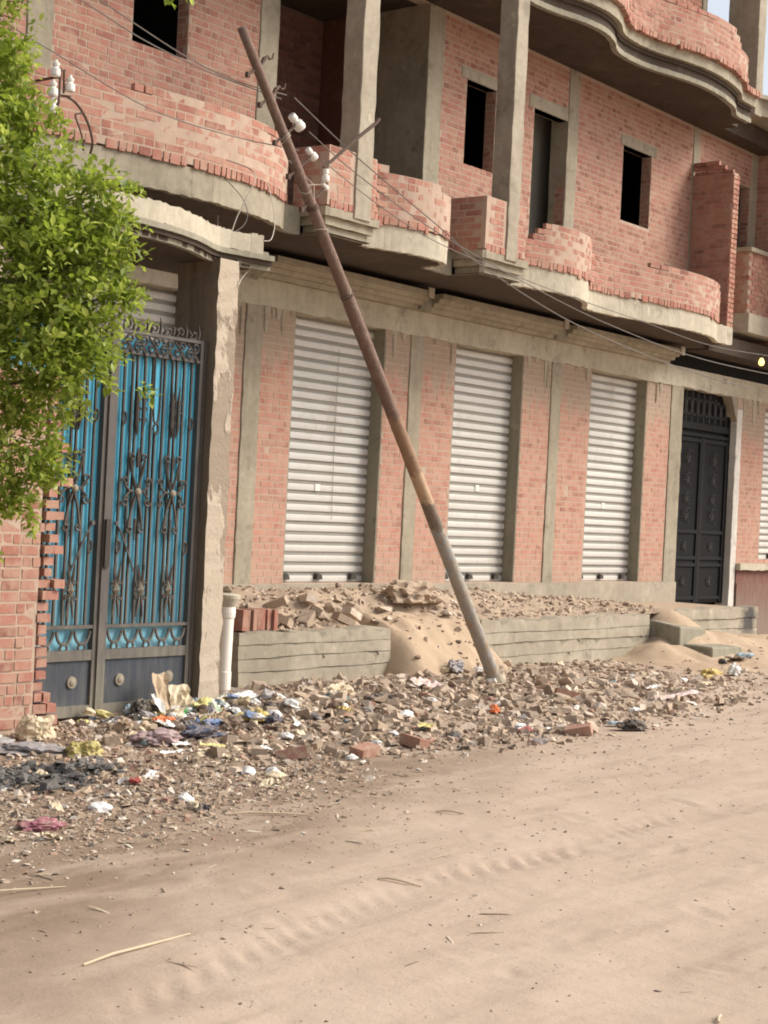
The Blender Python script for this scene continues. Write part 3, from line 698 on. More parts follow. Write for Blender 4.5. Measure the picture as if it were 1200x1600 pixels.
for pr_ in (P1, P2):
    a, b_ = pr_[1][0], pr_[2][0]
    fascia([(a, pr_[0][1]), (a, pr_[1][1]), (b_, pr_[2][1])], SLB - .01, SLB + .075, 'pier_moulding', 'concrete', -.05, .003)
    fascia([(a, pr_[0][1]), (a, pr_[1][1]), (b_ + .04, pr_[2][1])], SLB + .075, SLB + .15, 'pier_moulding', 'concrete', -.012, .003)
    fascia([(a, pr_[0][1]), (a, pr_[1][1]), (b_ + .08, pr_[2][1])], SLB + .15, SLT + .004, 'pier_moulding', 'concrete', .03, .003)
# parapets
def off_path(pts, d):
    out = []
    for i, p_ in enumerate(pts):
        a = Vector(pts[max(i - 1, 0)]); b_ = Vector(pts[min(i + 1, len(pts) - 1)]); t = (b_ - a).normalized(); out.append((p_[0] + t.y * d, p_[1] - t.x * d))
    return out
def lerp_top(tab): return lambda p_: float(np.interp(p_.x, [t[0] for t in tab], [t[1] for t in tab]))
SOL = .085
def parapet(pts, tab, label=None, sold=True, off=.03, z0=SLT, openings=(), mat_='brick_wall_face', ragged=True):
    pth = Path(off_path(pts, off)); top = lerp_top(tab)
    c_ = core(pth, z0 + .02, top, 'balcony_parapet', 'mortar', BLD); tag(c_, label)
    if sold: soldier(pth, z0 - .01, SOL, c_, mat_)
    lay(pth, z0 + (SOL if sold else 0), top, c_, mat_, openings, jitter=1.2, proud=.001)
    return c_
parapet(F1s, [(6.5, 4.80), (8.2, 4.82), (9.5, 4.87), (10.6, 4.86), (11.2, 4.84)])
P1f = [(11.42, -.98), (11.42, -1.35), (12.10, -1.35)]
parapet(P1f, [(11.3, 4.90), (12.2, 4.90)], openings=[(.37 + .36, .37 + .60, 0, 9)])
parapet([(12.10, -1.33), (12.2, -1.27)] + F2s[3:], [(12.1, 4.90), (12.14, 4.90), (12.36, 4.89), (12.37, 4.83), (12.66, 4.83), (12.67, 4.82), (13.05, 4.81), (13.07, 4.74), (13.3, 4.74), (13.31, 4.69), (13.5, 4.67)])
P2f = [(13.95, -.93), (13.95, -1.35), (14.68, -1.35)]
parapet(P2f, [(13.9, 4.90), (14.55, 4.90), (14.60, 4.86), (14.8, 4.86)], openings=[(.42 + .36, .42 + .58, 0, 9)])
parapet([(14.68, -1.33), (14.76, -1.22)] + F3s[4:-3], [(14.68, 4.84), (14.80, 4.84), (14.81, 4.60), (15.0, 4.60), (15.02, 4.68), (15.12, 4.68), (15.13, 4.74), (15.24, 4.75), (15.25, 4.84), (16.3, 4.85), (16.42, 4.80), (16.45, 4.74), (17.2, 4.76), (19.3, 4.82), (19.75, 4.80), (19.95, 4.76), (20.1, 4.70)])
col(11.79, 12.02, -1.395, -1.17, 4.28, 7.249, 'concrete_wall'); col(14.31, 14.52, -1.395, -1.17, 4.28, 7.249, 'concrete_wall')
# brick fin wall at the end of the balcony
fin = MB(); fin.box(20.978, 21.15, -.63, -.014, 4.33, 6.55); fin = fin.build('fin_wall', 'mortar', BLD)
def fin_top(p_): return 6.74 if p_.y > -.46 else (6.66 if p_.y > -.56 else 6.56)
lay(Path([(20.97, -.02), (20.97, -.64)]), 4.34, fin_top, fin, 'brick_wall_face'); lay(Path([(20.97, -.64), (21.16, -.64)]), 4.2, fin_top, fin, 'brick_wall_face', proud=.008)
# second floor slab: stepped moulding, soffit, parapet
G0 = [(11.0, -1.1), (13.0, -1.1), (14.4, -1.2), (15.0, -1.0), (15.55, -1.02), (16.0, -1.14), (16.45, -1.16), (16.85, -1.06), (17.1, -.92), (17.4, -.84), (18.0, -.84), (18.5, -.98), (19.1, -1.08), (19.7, -1.06), (20.25, -.96), (20.5, -.84), (20.65, -.78), (21.1, -.78)]
G0s = smooth(G0)
mb = MB(); poly = G0s + [(21.1, .3), (21.3, .3), (21.3, 4.5), (6.5, 4.5), (6.5, -1.1)]; n_ = len(poly)
mb.add([(x, y, 7.25) for x, y in poly] + [(x, y, 7.55) for x, y in poly], [tuple(range(n_)), tuple(range(2 * n_ - 1, n_ - 1, -1))] + [(i, (i + 1) % n_, n_ + (i + 1) % n_, n_ + i) for i in range(n_)])
sb = mb.build('upper_slab', 'concrete_shaded', BLD)
bm_ = bmesh.new(); bm_.from_mesh(sb.data); bmesh.ops.triangulate(bm_, faces=bm_.faces); bmesh.ops.recalc_face_normals(bm_, faces=bm_.faces); bm_.to_mesh(sb.data); bm_.free()
fascia(G0s, 7.235, 7.295, 'cornice', 'concrete_grey', .02, .003); fascia(G0s, 7.295, 7.39, 'cornice', 'concrete_shaded', -.04, .003)  # lower bands in darker concrete, painting in the cornice's shade
fascia(G0s, 7.39, 7.44, 'cornice', 'concrete_shaded', .03, .003); fascia(G0s, 7.44, 7.57, 'cornice', 'concrete', .09, .004)
parapet(G0s, [(11, 8.15), (18.9, 8.10), (19.6, 8.12), (19.75, 8.10), (19.9, 8.02), (19.98, 7.92), (20.35, 7.92), (20.47, 7.80), (20.6, 7.68), (21.0, 7.6), (21.2, 7.58)], z0=7.572, sold=True, off=.15)
tw = wall_panel('top_wall', 6.5, 21.02, 7.55, 10.6, [], .008, .25, 'mortar', BLD); lay(Path([(14.5, 0), (21.02, 0)]), 7.56, lambda p_: 10.5, tw, 'brick_wall_face')
col(21.03, 21.17, -.012, .24, 7.55, 10.6); col(21.62, 21.84, -.60, -.12, 7.5, 10.6, 'concrete')
mb = MB(); mb.box(6.5, 21.2, .26, 4.6, 10.5, 10.6); mb.box(6.5, 25.5, .31, 4.5, 7.26, 7.5); mb.box(6.5, 25.5, .31, 4.5, 4.11, 4.32); mb.box(6.5, 25.5, .3, .31, 0, .1); mb.build('interior_floor', 'void_shade', BLD)
mb = MB(); mb.box(6.5, 25.5, .45, .5, 0, 4.1); mb.build('shop_back', 'void_shade', BLD)
# projecting wing and balcony at the far right
wg = MB(); wg.box(23.108, 26, -1.8, -.001, 4.33, 7.5); wg = wg.build('wing_wall', 'mortar', BLD)
lay(Path([(23.1, 0), (23.1, -1.8)]), 4.34, lambda p_: 7.45, wg, 'brick_wall_face')
rb = MB(); rb.box(21.908, 25.5, -.49, -.39, 4.72, 5.60); rb.box(21.908, 22.0, -.389, .0, 4.72, 5.60); rb = rb.build('wing_parapet', 'mortar', BLD)
lay(Path([(21.9, 0), (21.9, -.5), (23.1, -.5)]), 4.72, lambda p_: 5.58, rb, 'brick_wall_face')
mb = MB(); mb.box(21.86, 25.5, -.54, .0, 5.60, 5.66); mb.build('parapet_coping', 'concrete', BLD)
mb = MB(); mb.box(21.88, 25.5, -.54, .0, 4.44, 4.715); mb.build('wing_slab', 'concrete_plaster', BLD)
mb = MB(); mb.box(20.92, 25.5, -.42, .0, 4.08, 4.325); mb.build('wing_soffit', 'concrete_shaded', BLD)
mb = MB(); mb.box(21.302, 26, -.3, .3, 7.252, 7.5); mb.box(21.102, 21.30, -.5, .295, 7.252, 7.5); mb.build('wing_ceiling', 'concrete_shaded', BLD)
mb = MB(); mb.prism([(21.3, -.35), (23.2, -1.2), (26, -1.2), (26, 4.4), (21.3, 4.4)], 7.52, 7.74); mb.build('wing_roof', 'concrete', BLD)
mb = MB(); mb.prism([(21.25, -.42), (23.2, -1.28), (26, -1.28), (26, 4.4), (21.25, 4.4)], 7.745, 7.80); mb.build('roof_edge', 'concrete_plaster', BLD)

emit_bricks(POOL, 300)

# ------------------------------------------------------------------ canopy over the gate
CAN = thing('entrance_canopy', (9.3, -1.9, 0), 'curved concrete canopy on a peeling board-marked pillar beside the blue gate', 'canopy')
pl_ = MB(); zs_ = np.linspace(-.05, 3.5, 40); vs = []; fs = []
for i, z_ in enumerate(zs_):
    j = [random.uniform(-.007, .007) for _ in range(4)]
    vs += [(9.30 + j[0], -2.10 + j[1], z_), (9.52 + j[2] + (.02 if random.random() < .15 else 0), -2.10 + j[3], z_), (9.52 + j[0], -1.66, z_), (9.30 + j[1], -1.66 + j[2], z_)]
    if i:
        o = (i - 1) * 4
        for k in range(4): fs.append((o + k, o + (k + 1) % 4, o + 4 + (k + 1) % 4, o + 4 + k))
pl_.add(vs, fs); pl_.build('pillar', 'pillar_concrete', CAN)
K = smooth([(6.6, -2.08), (6.95, -2.08), (7.15, -2.12), (7.5, -2.26), (7.9, -2.36), (8.25, -2.37), (8.6, -2.32), (8.9, -2.22), (9.15, -2.09), (9.3, -2.03), (9.45, -2.04), (9.76, -2.10)])
mb = MB(); poly = K + [(9.76, -1.2), (6.6, -1.2)]; n_ = len(poly)
mb.add([(x, y, 3.48) for x, y in poly] + [(x, y, 3.60) for x, y in poly], [tuple(range(n_ - 1, -1, -1)), tuple(range(n_, 2 * n_))] + [(i, (i + 1) % n_, n_ + (i + 1) % n_, n_ + i) for i in range(n_)])
sb = mb.build('canopy_slab', 'concrete_shaded', CAN); bm_ = bmesh.new(); bm_.from_mesh(sb.data); bmesh.ops.triangulate(bm_, faces=bm_.faces); bmesh.ops.recalc_face_normals(bm_, faces=bm_.faces); bm_.to_mesh(sb.data); bm_.free()
Kl = K[:-1] + [(9.86, -2.12)]
fascia(Kl, 3.475, 3.515, 'canopy_moulding', 'concrete_grey', .0, .002, parent=CAN); fascia(Kl, 3.515, 3.55, 'canopy_moulding', 'concrete_shaded', .03, .002, parent=CAN); fascia(Kl, 3.55, 3.59, 'canopy_moulding', 'concrete_grey', .055, .002, parent=CAN)
fascia(K, 3.592, 3.74, 'upstand', 'concrete_plaster', .035, .010, th=.07, parent=CAN)
mb = MB(); mb.box(9.52, 9.88, -2.08, -1.5, 3.50, 3.63); mb.build('end_block', 'concrete_grey', CAN)
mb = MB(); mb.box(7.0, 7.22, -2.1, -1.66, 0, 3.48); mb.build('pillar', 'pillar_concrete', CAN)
for x, y, h in ((9.42, -1.93, .12), (9.46, -1.9, .08), (9.70, -2.152, .0)):
    if h: mb = MB(); mb.tube([(x, y, 3.6), (x + .01, y, 3.74 + h)], .006, 5); mb.build('rebar', 'rust_rod', CAN)

# ------------------------------------------------------------------ blue iron gate
GATE = thing('iron_gate', (8.3, -2.0, 0), 'double leaf iron gate with blue sheets behind wrought bars and scrolls', 'gate')
GY = -2.0
def spiral(cx, cz, r, a0, turns, d=1, y=GY - .012, n=14):
    return [(cx + r * (1 - .75 * i / n) * math.cos(a0 + d * turns * 6.283 * i / n), y, cz + r * (1 - .75 * i / n) * math.sin(a0 + d * turns * 6.283 * i / n)) for i in range(n + 1)]
def gate_leaf(x0, x1, flip):
    mb = MB(); mb.box(x0 + .03, x1 - .03, GY + .0225, GY + .027, .50, 2.80); lf = mb.build('gate_leaf', 'gate_blue', GATE)
    for xq in (x0, x1 - .036):
        f = MB(); f.box(xq, xq + .036, GY - .025, GY + .025, .0, 2.85); f.build('stile', 'gate_frame', lf)
    f = MB()
    for za, zb in ((.02, .10), (.425, .50), (.655, .68), (2.675, 2.695), (2.825, 2.85)):
        f = MB(); f.box(x0 + .037, x1 - .037, GY - .022, GY + .022, za, zb); f.build('rail', 'gate_frame', lf)
    f = MB(); f.box(x0 + .037, x1 - .037, GY - .006, GY + .006, .10, .425); kp = f.build('kick_panel', 'kick_steel', lf)
    W_ = x1 - x0
    for fx in (.22, .78):
        r = MB(); cx = x0 + W_ * fx; r.lathe([(.045, 0), (.043, .012), (.028, .012), (.022, .02), (.004, .024)], (cx, GY - .008, .27), 12, (0, -1, 0)); r.build('rosette', 'cast_dusty', lf)
    n = 11; xs_ = [x0 + .045 + (W_ - .09) * (i + 1) / (n + 1) + (0, .012, -.012)[i % 3] for i in range(n)]
    for i, x in enumerate(xs_):
        b_ = MB(); wdt = .0075 if i % 3 else .009; top = 2.674
        if i in (5,): b_.box(x - wdt, x + wdt, GY - .012, GY + .012, .68, 2.12)
        else: b_.box(x - wdt, x + wdt, GY - .010, GY + .010, .68, top)
        b_.build('bar', 'gate_iron', lf)
    r = MB(); x = xs_[5]
    for s in (-1, 1): r.tube([(x + s * .035, GY - .01, 2.67), (x + s * .035, GY - .01, 2.3), (x + s * .02, GY - .01, 2.2), (x, GY - .01, 2.17)], .009, 5)
    r.tube([(x + .024 * math.cos(g), GY - .012, 2.14 + .04 * math.sin(g)) for g in np.linspace(0, 6.283, 11)], .010, 5); r.build('fork', 'gate_iron', lf)
    for i in (0, 10):
        r = MB(); r.tube([(xs_[i] + .02 * math.cos(g), GY - .016, 2.2 + .045 * math.sin(g)) for g in np.linspace(0, 6.283, 11)], .009, 5); r.build('ring', 'gate_iron', lf)
        r = MB(); r.tube([(xs_[i] + .02 * math.cos(g), GY - .016, 1.25 + .045 * math.sin(g)) for g in np.linspace(0, 6.283, 11)], .009, 5); r.build('ring', 'gate_iron', lf)
    for fx in (.30, .70):
        cx = x0 + W_ * fx; y_ = GY - .016
        # upper leaf-shaped castings in a pair
        for s in (-1, 1):
            r = MB(); cc = cx + s * .033
            r.tube([(cc - s * .012, y_, 2.08), (cc, y_, 2.16), (cc, y_, 2.36), (cc + s * .012, y_, 2.48)], [.004, .016, .016, .003], 6)
            for z_ in (2.19, 2.27, 2.34): r.tube(spiral(cc + .014, z_, .024, 0, .9, 1, y_), .0075, 4)
            r.build('leaf_casting', 'gate_iron', lf)
        # lyre ornament
        r = MB(); zc = 1.66
        for s in (-1, 1):
            r.tube([(cx, y_, zc), (cx + s * .05, y_, zc + .13), (cx + s * .075, y_, zc + .24)], .011, 5); r.tube(spiral(cx + s * .06, zc + .255, .03, 0 if s > 0 else 3.14, 1.1, s, y_), .009, 5)
            r.tube([(cx, y_, zc), (cx + s * .045, y_, zc - .13), (cx + s * .07, y_, zc - .26)], .011, 5); r.tube(spiral(cx + s * .055, zc - .275, .03, 0 if s > 0 else 3.14, 1.1, -s, y_), .009, 5)
            r.tube([(cx, y_, zc), (cx + s * .07, y_, zc + .005), (cx + s * .125, y_, zc + .05)], .010, 5); r.tube(spiral(cx + s * .115, zc + .075, .034, 0 if s > 0 else 3.14, 1.1, s, y_), .009, 5)
            r.tube([(cx + s * .07, y_, zc + .0), (cx + s * .125, y_, zc - .05)], .010, 5); r.tube(spiral(cx + s * .115, zc - .075, .034, 0 if s > 0 else 3.14, 1.1, -s, y_), .009, 5)
        r.tube([(cx, y_, zc + .18), (cx, y_, zc + .26), (cx, y_, zc + .33)], [.012, .02, .004], 6); r.tube([(cx, y_, zc - .2), (cx, y_, zc - .36)], [.014, .005], 6)
        r.build('lyre_scroll', 'gate_iron', lf)
        r = MB(); r.lathe([(.022, 0), (.030, .012), (.018, .026), (.004, .03)], (cx, y_ - .008, zc), 8, (0, -1, 0)); r.build('rosette', 'cast_dusty', lf)
    for fx in (.13, .40, .72):
        cx = x0 + W_ * fx; y_ = GY - .016; zc = .93
        r = MB()
        for s in (-1, 1):
            r.tube([(cx + s * .012, y_, zc + .07), (cx + s * .02, y_, zc + .11), (cx + s * .034, y_, zc + .19)], [.012, .014, .004], 5)
            r.tube([(cx + s * .012, y_, zc - .07), (cx + s * .02, y_, zc - .11), (cx + s * .034, y_, zc - .20)], [.012, .014, .004], 5)
            r.tube([(cx + s * .013, y_, zc - .08), (cx + s * .013, y_, zc + .08)], .007, 4); r.tube(spiral(cx + s * .034, zc + .05, .022, 0, 1, s, y_), .008, 4); r.tube(spiral(cx + s * .034, zc - .05, .022, 0, 1, -s, y_), .008, 4)
        r.tube([(cx - .04, y_, zc), (cx + .04, y_, zc)], .008, 4); r.tube([(cx - .035, y_, zc + .07), (cx + .035, y_, zc + .07)], .007, 4); r.build('spear_casting', 'gate_iron', lf)
        r = MB(); r.add([(cx, y_ - .03, zc), (cx - .03, y_ - .004, zc), (cx, y_ - .004, zc + .065), (cx + .03, y_ - .004, zc), (cx, y_ - .004, zc - .055)], [(0, 2, 1), (0, 3, 2), (0, 4, 3), (0, 1, 4)]); r.build('diamond_boss', 'cast_dusty', lf)
    nF = 5
    for i in range(nF):          # lower frieze of half rings with drops
        cx = x0 + .045 + (W_ - .09) * (i + .5) / nF; rr = (W_ - .09) / nF / 2 * .86; y_ = GY - .012
        r = MB(); r.tube([(cx + rr * math.cos(g), y_, .648 + 1.45 * rr * math.sin(g)) for g in np.linspace(3.24, 6.18, 11)], .012, 5)
        r.tube([(cx + rr * .45 * math.cos(g), y_, .515 + .035 * math.sin(g)) for g in np.linspace(0, 6.283, 9)], .010, 5); r.build('frieze_arc', 'gate_frame', lf)
    for i in range(6):           # top frieze scrolls and crest
        cx = x0 + .045 + (W_ - .09) * (i + .5) / 6; y_ = GY - .014; sg = 1 if i % 2 else -1
        r = MB(); r.tube(spiral(cx - .028, 2.735, .042, 1.2, 1.2, sg, y_), .010, 5); r.tube(spiral(cx + .028, 2.785, .042, 4.3, 1.2, sg, y_), .010, 5)
        r.tube([(cx - .06, y_, 2.815), (cx, y_, 2.76), (cx + .06, y_, 2.70)], .010, 5); r.tube([(cx - .05, y_ - .012, 2.69), (cx + .01, y_ - .012, 2.72), (cx + .05, y_ - .012, 2.66)], [.006, .016, .004], 5); r.build('frieze_scroll', 'gate_iron', lf)
        r = MB(); r.tube(spiral(cx, 2.885, .045, 3.4, .8, sg, y_), .010, 5); r.tube([(cx + .05, y_, 2.85), (cx + .062, y_, 2.90), (cx + .05, y_, 2.935 + .02 * (i % 3))], [.012, .012, .003], 5); r.tube([(cx - .05, y_, 2.85), (cx - .03, y_ - .01, 2.88), (cx - .055, y_, 2.92)], [.012, .012, .003], 5)
        r.build('crest_scroll', 'gate_iron', lf)
    # slanting tie rods
    s = -1 if flip else 1; xa = x0 + .09 if not flip else x1 - .09
    r = MB(); r.tube([(xa, GY - .02, 1.42), (xa + s * .06, GY - .02, 1.33), (xa + s * .19, GY - .02, 1.07)], .008, 5); r.lathe([(.018, 0), (.018, .02), (.004, .02)], (xa, GY - .01, 1.42), 8, (0, -1, 0)); r.build('tie_rod', 'gate_frame', lf)
    return lf
gate_leaf(7.34, 8.288, True); gate_leaf(8.346, 9.255, False)
mb = MB(); mb.box(8.290, 8.344, GY - .04, GY + .02, .0, 2.9); mb.build('centre_post', 'gate_frame', GATE)
mb = MB(); mb.box(8.30, 8.345, GY - .058, GY - .0405, 1.1, 1.45); mb.build('lock_plate', 'lock_dark', GATE)
mb = MB(); mb.box(9.2565, 9.29, GY - .03, GY + .03, .0, 2.85); mb.build('hinge_post', 'gate_iron', GATE)

# ------------------------------------------------------------------ boundary wall at left
BW = thing('boundary_wall', (7.0, -2.15, 0), 'ragged ended red brick wall standing under the tree left of the blue gate', 'wall')
bp = []
cm = MB(); cm.box(4.8, 7.61, -2.147, -2.04, -.05, 2.45); cw = cm.build('wall_core', 'mortar', BW)
CB = .079
for k in range(31):
    z0_ = k * CB; tmp = []; xe = 7.60 + random.uniform(-.02, .02) + (.03 if k > 12 else 0)
    lay(Path([(4.8, -2.15), (xe, -2.15)]), z0_, lambda p_: z0_ + CB, cw, 'brick_boundary', pool=tmp, proud=.004, depth=.10, jitter=2.5, CH=CB, BL=.165, halves=.2, JT=.014)
    x = xe + random.uniform(.012, .03)                    # toothed end: loose pieces with open joints
    for q in range(random.choice([1, 1, 2])):
        wd = random.uniform(.045, .10) if q else random.uniform(.06, .12)
        tmp.append((x + wd / 2, -2.10 + random.uniform(-.025, .015), z0_ + CB / 2, random.uniform(-.08, .08), wd, .10, CB - random.uniform(.012, .022), cw, 'brick_boundary')); x += wd + random.uniform(.008, .02)
        if x > 7.78: break
    bp += tmp
emit_bricks(bp, 300)

# ------------------------------------------------------------------ low concrete walls, steps, fill
def low_wall(x0, x1, y, z1, label, n=5, z0=-.15, th=.2):
    t = thing('low_concrete_wall', ((x0 + x1) / 2, y, 0), label, 'wall', )
    zs_ = [z0] + [q + random.uniform(-.018, .018) * (j < n - 1) for j, q in enumerate(np.linspace(.02, z1, n))]
    xs_ = np.linspace(x0, x1, max(3, int((x1 - x0) / .12))); wave = [[.006 * math.sin(x * 1.7 + j * 2.1) + .003 * math.sin(x * 5.3 + j) + random.uniform(-.003, .003) for x in xs_] for j in range(len(zs_))]
    for i, (a, b_) in enumerate(zip(zs_, zs_[1:])):
        dy_ = random.uniform(-.009, .009); mb = MB(); vs = []; fs = []
        for q, x in enumerate(xs_):
            jt = random.uniform(-.006, .006); e = (-.014 if random.random() < .10 else 0) if i < n - 1 else random.uniform(-.022, .012)
            wa, wb = wave[i][q], wave[i + 1][q]; gp = .0025 if random.random() < .6 else .006
            vs += [(x, y + dy_ + jt, a + wa + gp), (x, y + th, a + wa + gp), (x, y + th, b_ + wb - gp + e), (x, y + dy_ + jt + .006, b_ + wb - gp + e)]
            if q:
                o = (q - 1) * 4
                for k in range(4): fs.append((o + k, o + 4 + k, o + 4 + (k + 1) % 4, o + (k + 1) % 4))
        fs += [(0, 1, 2, 3), (len(vs) - 1, len(vs) - 2, len(vs) - 3, len(vs) - 4)]
        mb.add(vs, fs); mb.build('board_course', 'concrete_wall', t)
    c_ = MB(); c_.box(x0 + .01, x1 - .01, y + .015, y + th - .01, z0, z1 - .02); c_.build('wall_core', 'concrete_grey', t)
    for _ in range(int((x1 - x0) * 1.2)):
        mb = MB(); x = random.uniform(x0 + .1, x1 - .1); z_ = random.choice(zs_[1:-1]); mb.tube([(x, y + .01, z_), (x + .006, y - .014, z_ - .03)], .006, 4); mb.build('tie_stub', 'rust_rod', t)
    return t
low_wall(10.62, 12.78, -1.30, .50, 'board-marked low concrete wall between the white pipe and the sand slope')
low_wall(14.30, 17.93, -1.33, .53, 'long low concrete wall behind the foot of the leaning pole')
low_wall(18.75, 21.12, -1.25, .57, 'low concrete wall with a sooty end in front of the black door')
sm_ = MB(); sm_.box(20.75, 21.0, -1.262, -1.2605, .1, .55); 
blk_ = thing('concrete_steps', (18.4, -1.6, 0), 'two rough concrete steps half buried in sand before the black door', 'steps')
mb = MB(); mb.hexa([(17.98, -1.72, -.05), (18.7, -1.72, -.05), (18.7, -1.28, -.05), (17.98, -1.28, -.05), (18.0, -1.70, .40), (18.68, -1.70, .36), (18.7, -1.28, .40), (17.98, -1.28, .46)]); mb.build('step', 'concrete_grey', blk_, bevel=.012)
mb = MB(); mb.hexa([(18.02, -2.14, -.05), (18.8, -2.16, -.05), (18.8, -1.73, -.05), (18.02, -1.73, -.05), (18.03, -2.12, .19), (18.78, -2.14, .17), (18.78, -1.73, .19), (18.03, -1.73, .20)]); mb.build('step', 'concrete_grey', blk_, bevel=.012)
# sack at the end of the third wall
def crumple(seed, sx, sy, sz, sub=3, amp=.28, name='litter', material='litter_white', flat=True):
    bm = bmesh.new(); bmesh.ops.create_icosphere(bm, subdivisions=sub, radius=1); r_ = random.Random(seed)
    ax = [(Vector((r_.uniform(-1, 1), r_.uniform(-1, 1), r_.uniform(-1, 1))).normalized(), r_.uniform(2, 5) if _ < 5 else r_.uniform(7, 16), r_.uniform(0, 6.28)) for _ in range(14)]
    for v in bm.verts:
        d = v.co.normalized(); k = 1
        for a, f, ph in ax: k += amp / 2.6 * (abs(math.sin(f * d.dot(a) + ph)) - .5) * min(1, 4 / f)
        v.co = Vector((d.x * sx * k, d.y * sy * k, d.z * sz * k))
        if flat and v.co.z < -sz * .35: v.co.z = -sz * .35
    me = bpy.data.meshes.new(name); bm.to_mesh(me); bm.free(); me.materials.append(M[material])
    return me
def sheet(seed, sx, sy, amp, name, material, n=9):
    r_ = random.Random(seed); vs = []; fs = []
    ph = [(r_.uniform(2, 8), r_.uniform(2, 8), r_.uniform(0, 6)) for _ in range(4)]
    for i in range(n):
        for j in range(n):
            u, v = i / (n - 1) - .5, j / (n - 1) - .5
            h = sum(math.sin(a * u * 2 + b_ * v * 2 + c_) for a, b_, c_ in ph) / 4 + r_.uniform(-.25, .25)
            vs.append((u * sx * (1 + r_.uniform(-.06, .06)) , v * sy * (1 + r_.uniform(-.06, .06)), abs(h) * amp))
    for i in range(n - 1):
        for j in range(n - 1): fs.append((i * n + j, (i + 1) * n + j, (i + 1) * n + j + 1, i * n + j + 1))
    me = bpy.data.meshes.new(name); me.from_pydata(vs, [], fs); me.materials.append(M[material]); return me

# fill behind the low walls and sand slopes
def fill_z(x, y):
    back = np.interp(x, [10.6, 12, 14, 16, 18, 19.5, 21], [.72, .76, .80, .74, .62, .56, .54]); front = np.interp(x, [10.6, 12.75, 12.95, 14.15, 14.35, 18, 21], [.46, .47, .28, .28, .48, .50, .545])
    t = sstep(-1.15, -.15, y); z_ = front + (back - front) * t
    z_ = z_ + (.07 * vnoise(x, y, 3.1, 11) + .05 * vnoise(x, y, 8, 12) + .03 * vnoise(x, y, 18, 13)) * sstep(20, 17, x)
    z_ = z_ + .14 * np.exp(-((x - 13.9) / .6) ** 2 - ((y + .65) / .3) ** 2) + .10 * np.exp(-((x - 11.8) / .7) ** 2 - ((y + .55) / .35) ** 2)
    return z_
tag(heightfield('earth_bank', np.arange(10.72, 21.1, .06), np.arange(-1.2, .03, .05), fill_z, 'earth_fill'), 'lumpy earth and building spoil banked up below the shutters', kind='structure')
def sand_a(x, y):
    t = sstep(-2.0, -1.0, y); z_ = -.02 + .585 * t + .05 * vnoise(x, y, 2.5, 31) + .075 * vnoise(x, y, 6, 32) + .03 * vnoise(x, y, 15, 33)
    z_ = z_ * sstep(12.62, 12.95, x) * sstep(14.65, 14.1, x) ; return np.where((x < 12.66) | (x > 14.7) | (y < -2.2), -.08, z_)
o = heightfield('sand_slope', np.arange(12.5, 14.8, .05), np.arange(-2.3, -.7, .05), sand_a, 'sand'); tag(o, 'pale sand spilling through the gap between the low concrete walls', 'sand', kind='stuff')
def sand_b(x, y):
    z_ = .05 + .44 * np.exp(-((x - 18.55) / .5) ** 2 - ((y + 1.15) / .45) ** 2) + .20 * np.exp(-((x - 19.4) / 1.3) ** 2 - ((y + 1.55) / .55) ** 2) + .14 * np.exp(-((x - 17.6) / .4) ** 2 - ((y + 1.65) / .3) ** 2) + .10 * np.exp(-((x - 21.3) / 1.2) ** 2 - ((y + 1.6) / .7) ** 2)
    z_ = z_ + .06 * vnoise(x, y, 3, 41) + .04 * vnoise(x, y, 8, 42); e = sstep(-3.2, -2.2, y) * sstep(16.6, 17.6, x) * sstep(24, 22.6, x); return z_ * e - .03 * (1 - e)
o = heightfield('sand_drift', np.arange(16.5, 24.1, .07), np.arange(-3.3, -.55, .06), sand_b, 'sand'); tag(o, 'orange sand drift heaped round the concrete steps', 'sand', kind='stuff')
def top_z(x, y):
    z_ = float(gz(x, y))
    if 10.7 < x < 21.1 and -1.2 < y < 0: z_ = max(z_, float(fill_z(x, y)))
    if 12.5 < x < 14.8 and -2.3 < y < -.7: z_ = max(z_, float(sand_a(x, y)))
    if 16.5 < x < 24.1 and -3.3 < y < -.55: z_ = max(z_, float(sand_b(x, y)))
    return z_

# ------------------------------------------------------------------ leaning pole
POLE = thing('leaning_pole', (13.13, -2.3, 0), 'tall rusty metal utility pole leaning to the left over the rubble', 'utility pole')
PA, PB = Vector((13.30, -2.29, -.15)), Vector((9.20, -2.30, 5.225)); PD = (PB - PA).normalized(); PL = (PB - PA).length
ts = np.linspace(0, 1, 40)
mb = MB(); pts = []; rs = []
for t in ts:
    bow = Vector((.0, 0, 0)) + Vector((.012 * math.sin(t * math.pi), 0, .008 * math.sin(t * math.pi)))
    pts.append(PA + PD * PL * t + bow); rs.append(float(np.interp(t, [0, .3, .34, .65, .66, 1], [.063, .062, .059, .057, .050, .036])) + random.uniform(-.001, .001))
mb.tube(pts, rs, 16); mb.build('shaft', 'pole_paint', POLE, smooth=True)
def on(t): return PA + PD * PL * t + Vector((.012 * math.sin(t * math.pi), 0, .008 * math.sin(t * math.pi)))
side = Vector((PD.z, 0, -PD.x)).normalized()        # to the right of the pole, in its plane
if side.x < 0: side = -side
for t in (.655, .775): 
    mb = MB(); c_ = on(t); r_ = .070 - .03 * t; mb.tube([c_ - PD * .02, c_ - PD * .018, c_ + PD * .018, c_ + PD * .02], [r_ * .9, r_ + .007, r_ + .007, r_ * .9], 14); mb.build('collar', 'rust_rod', POLE)
mb = MB(); c_ = on(.02); mb.tube([on(.012), on(.03), on(.05)], [.10, .095, .07], 12); mb.build('foot_sleeve', 'concrete', POLE)
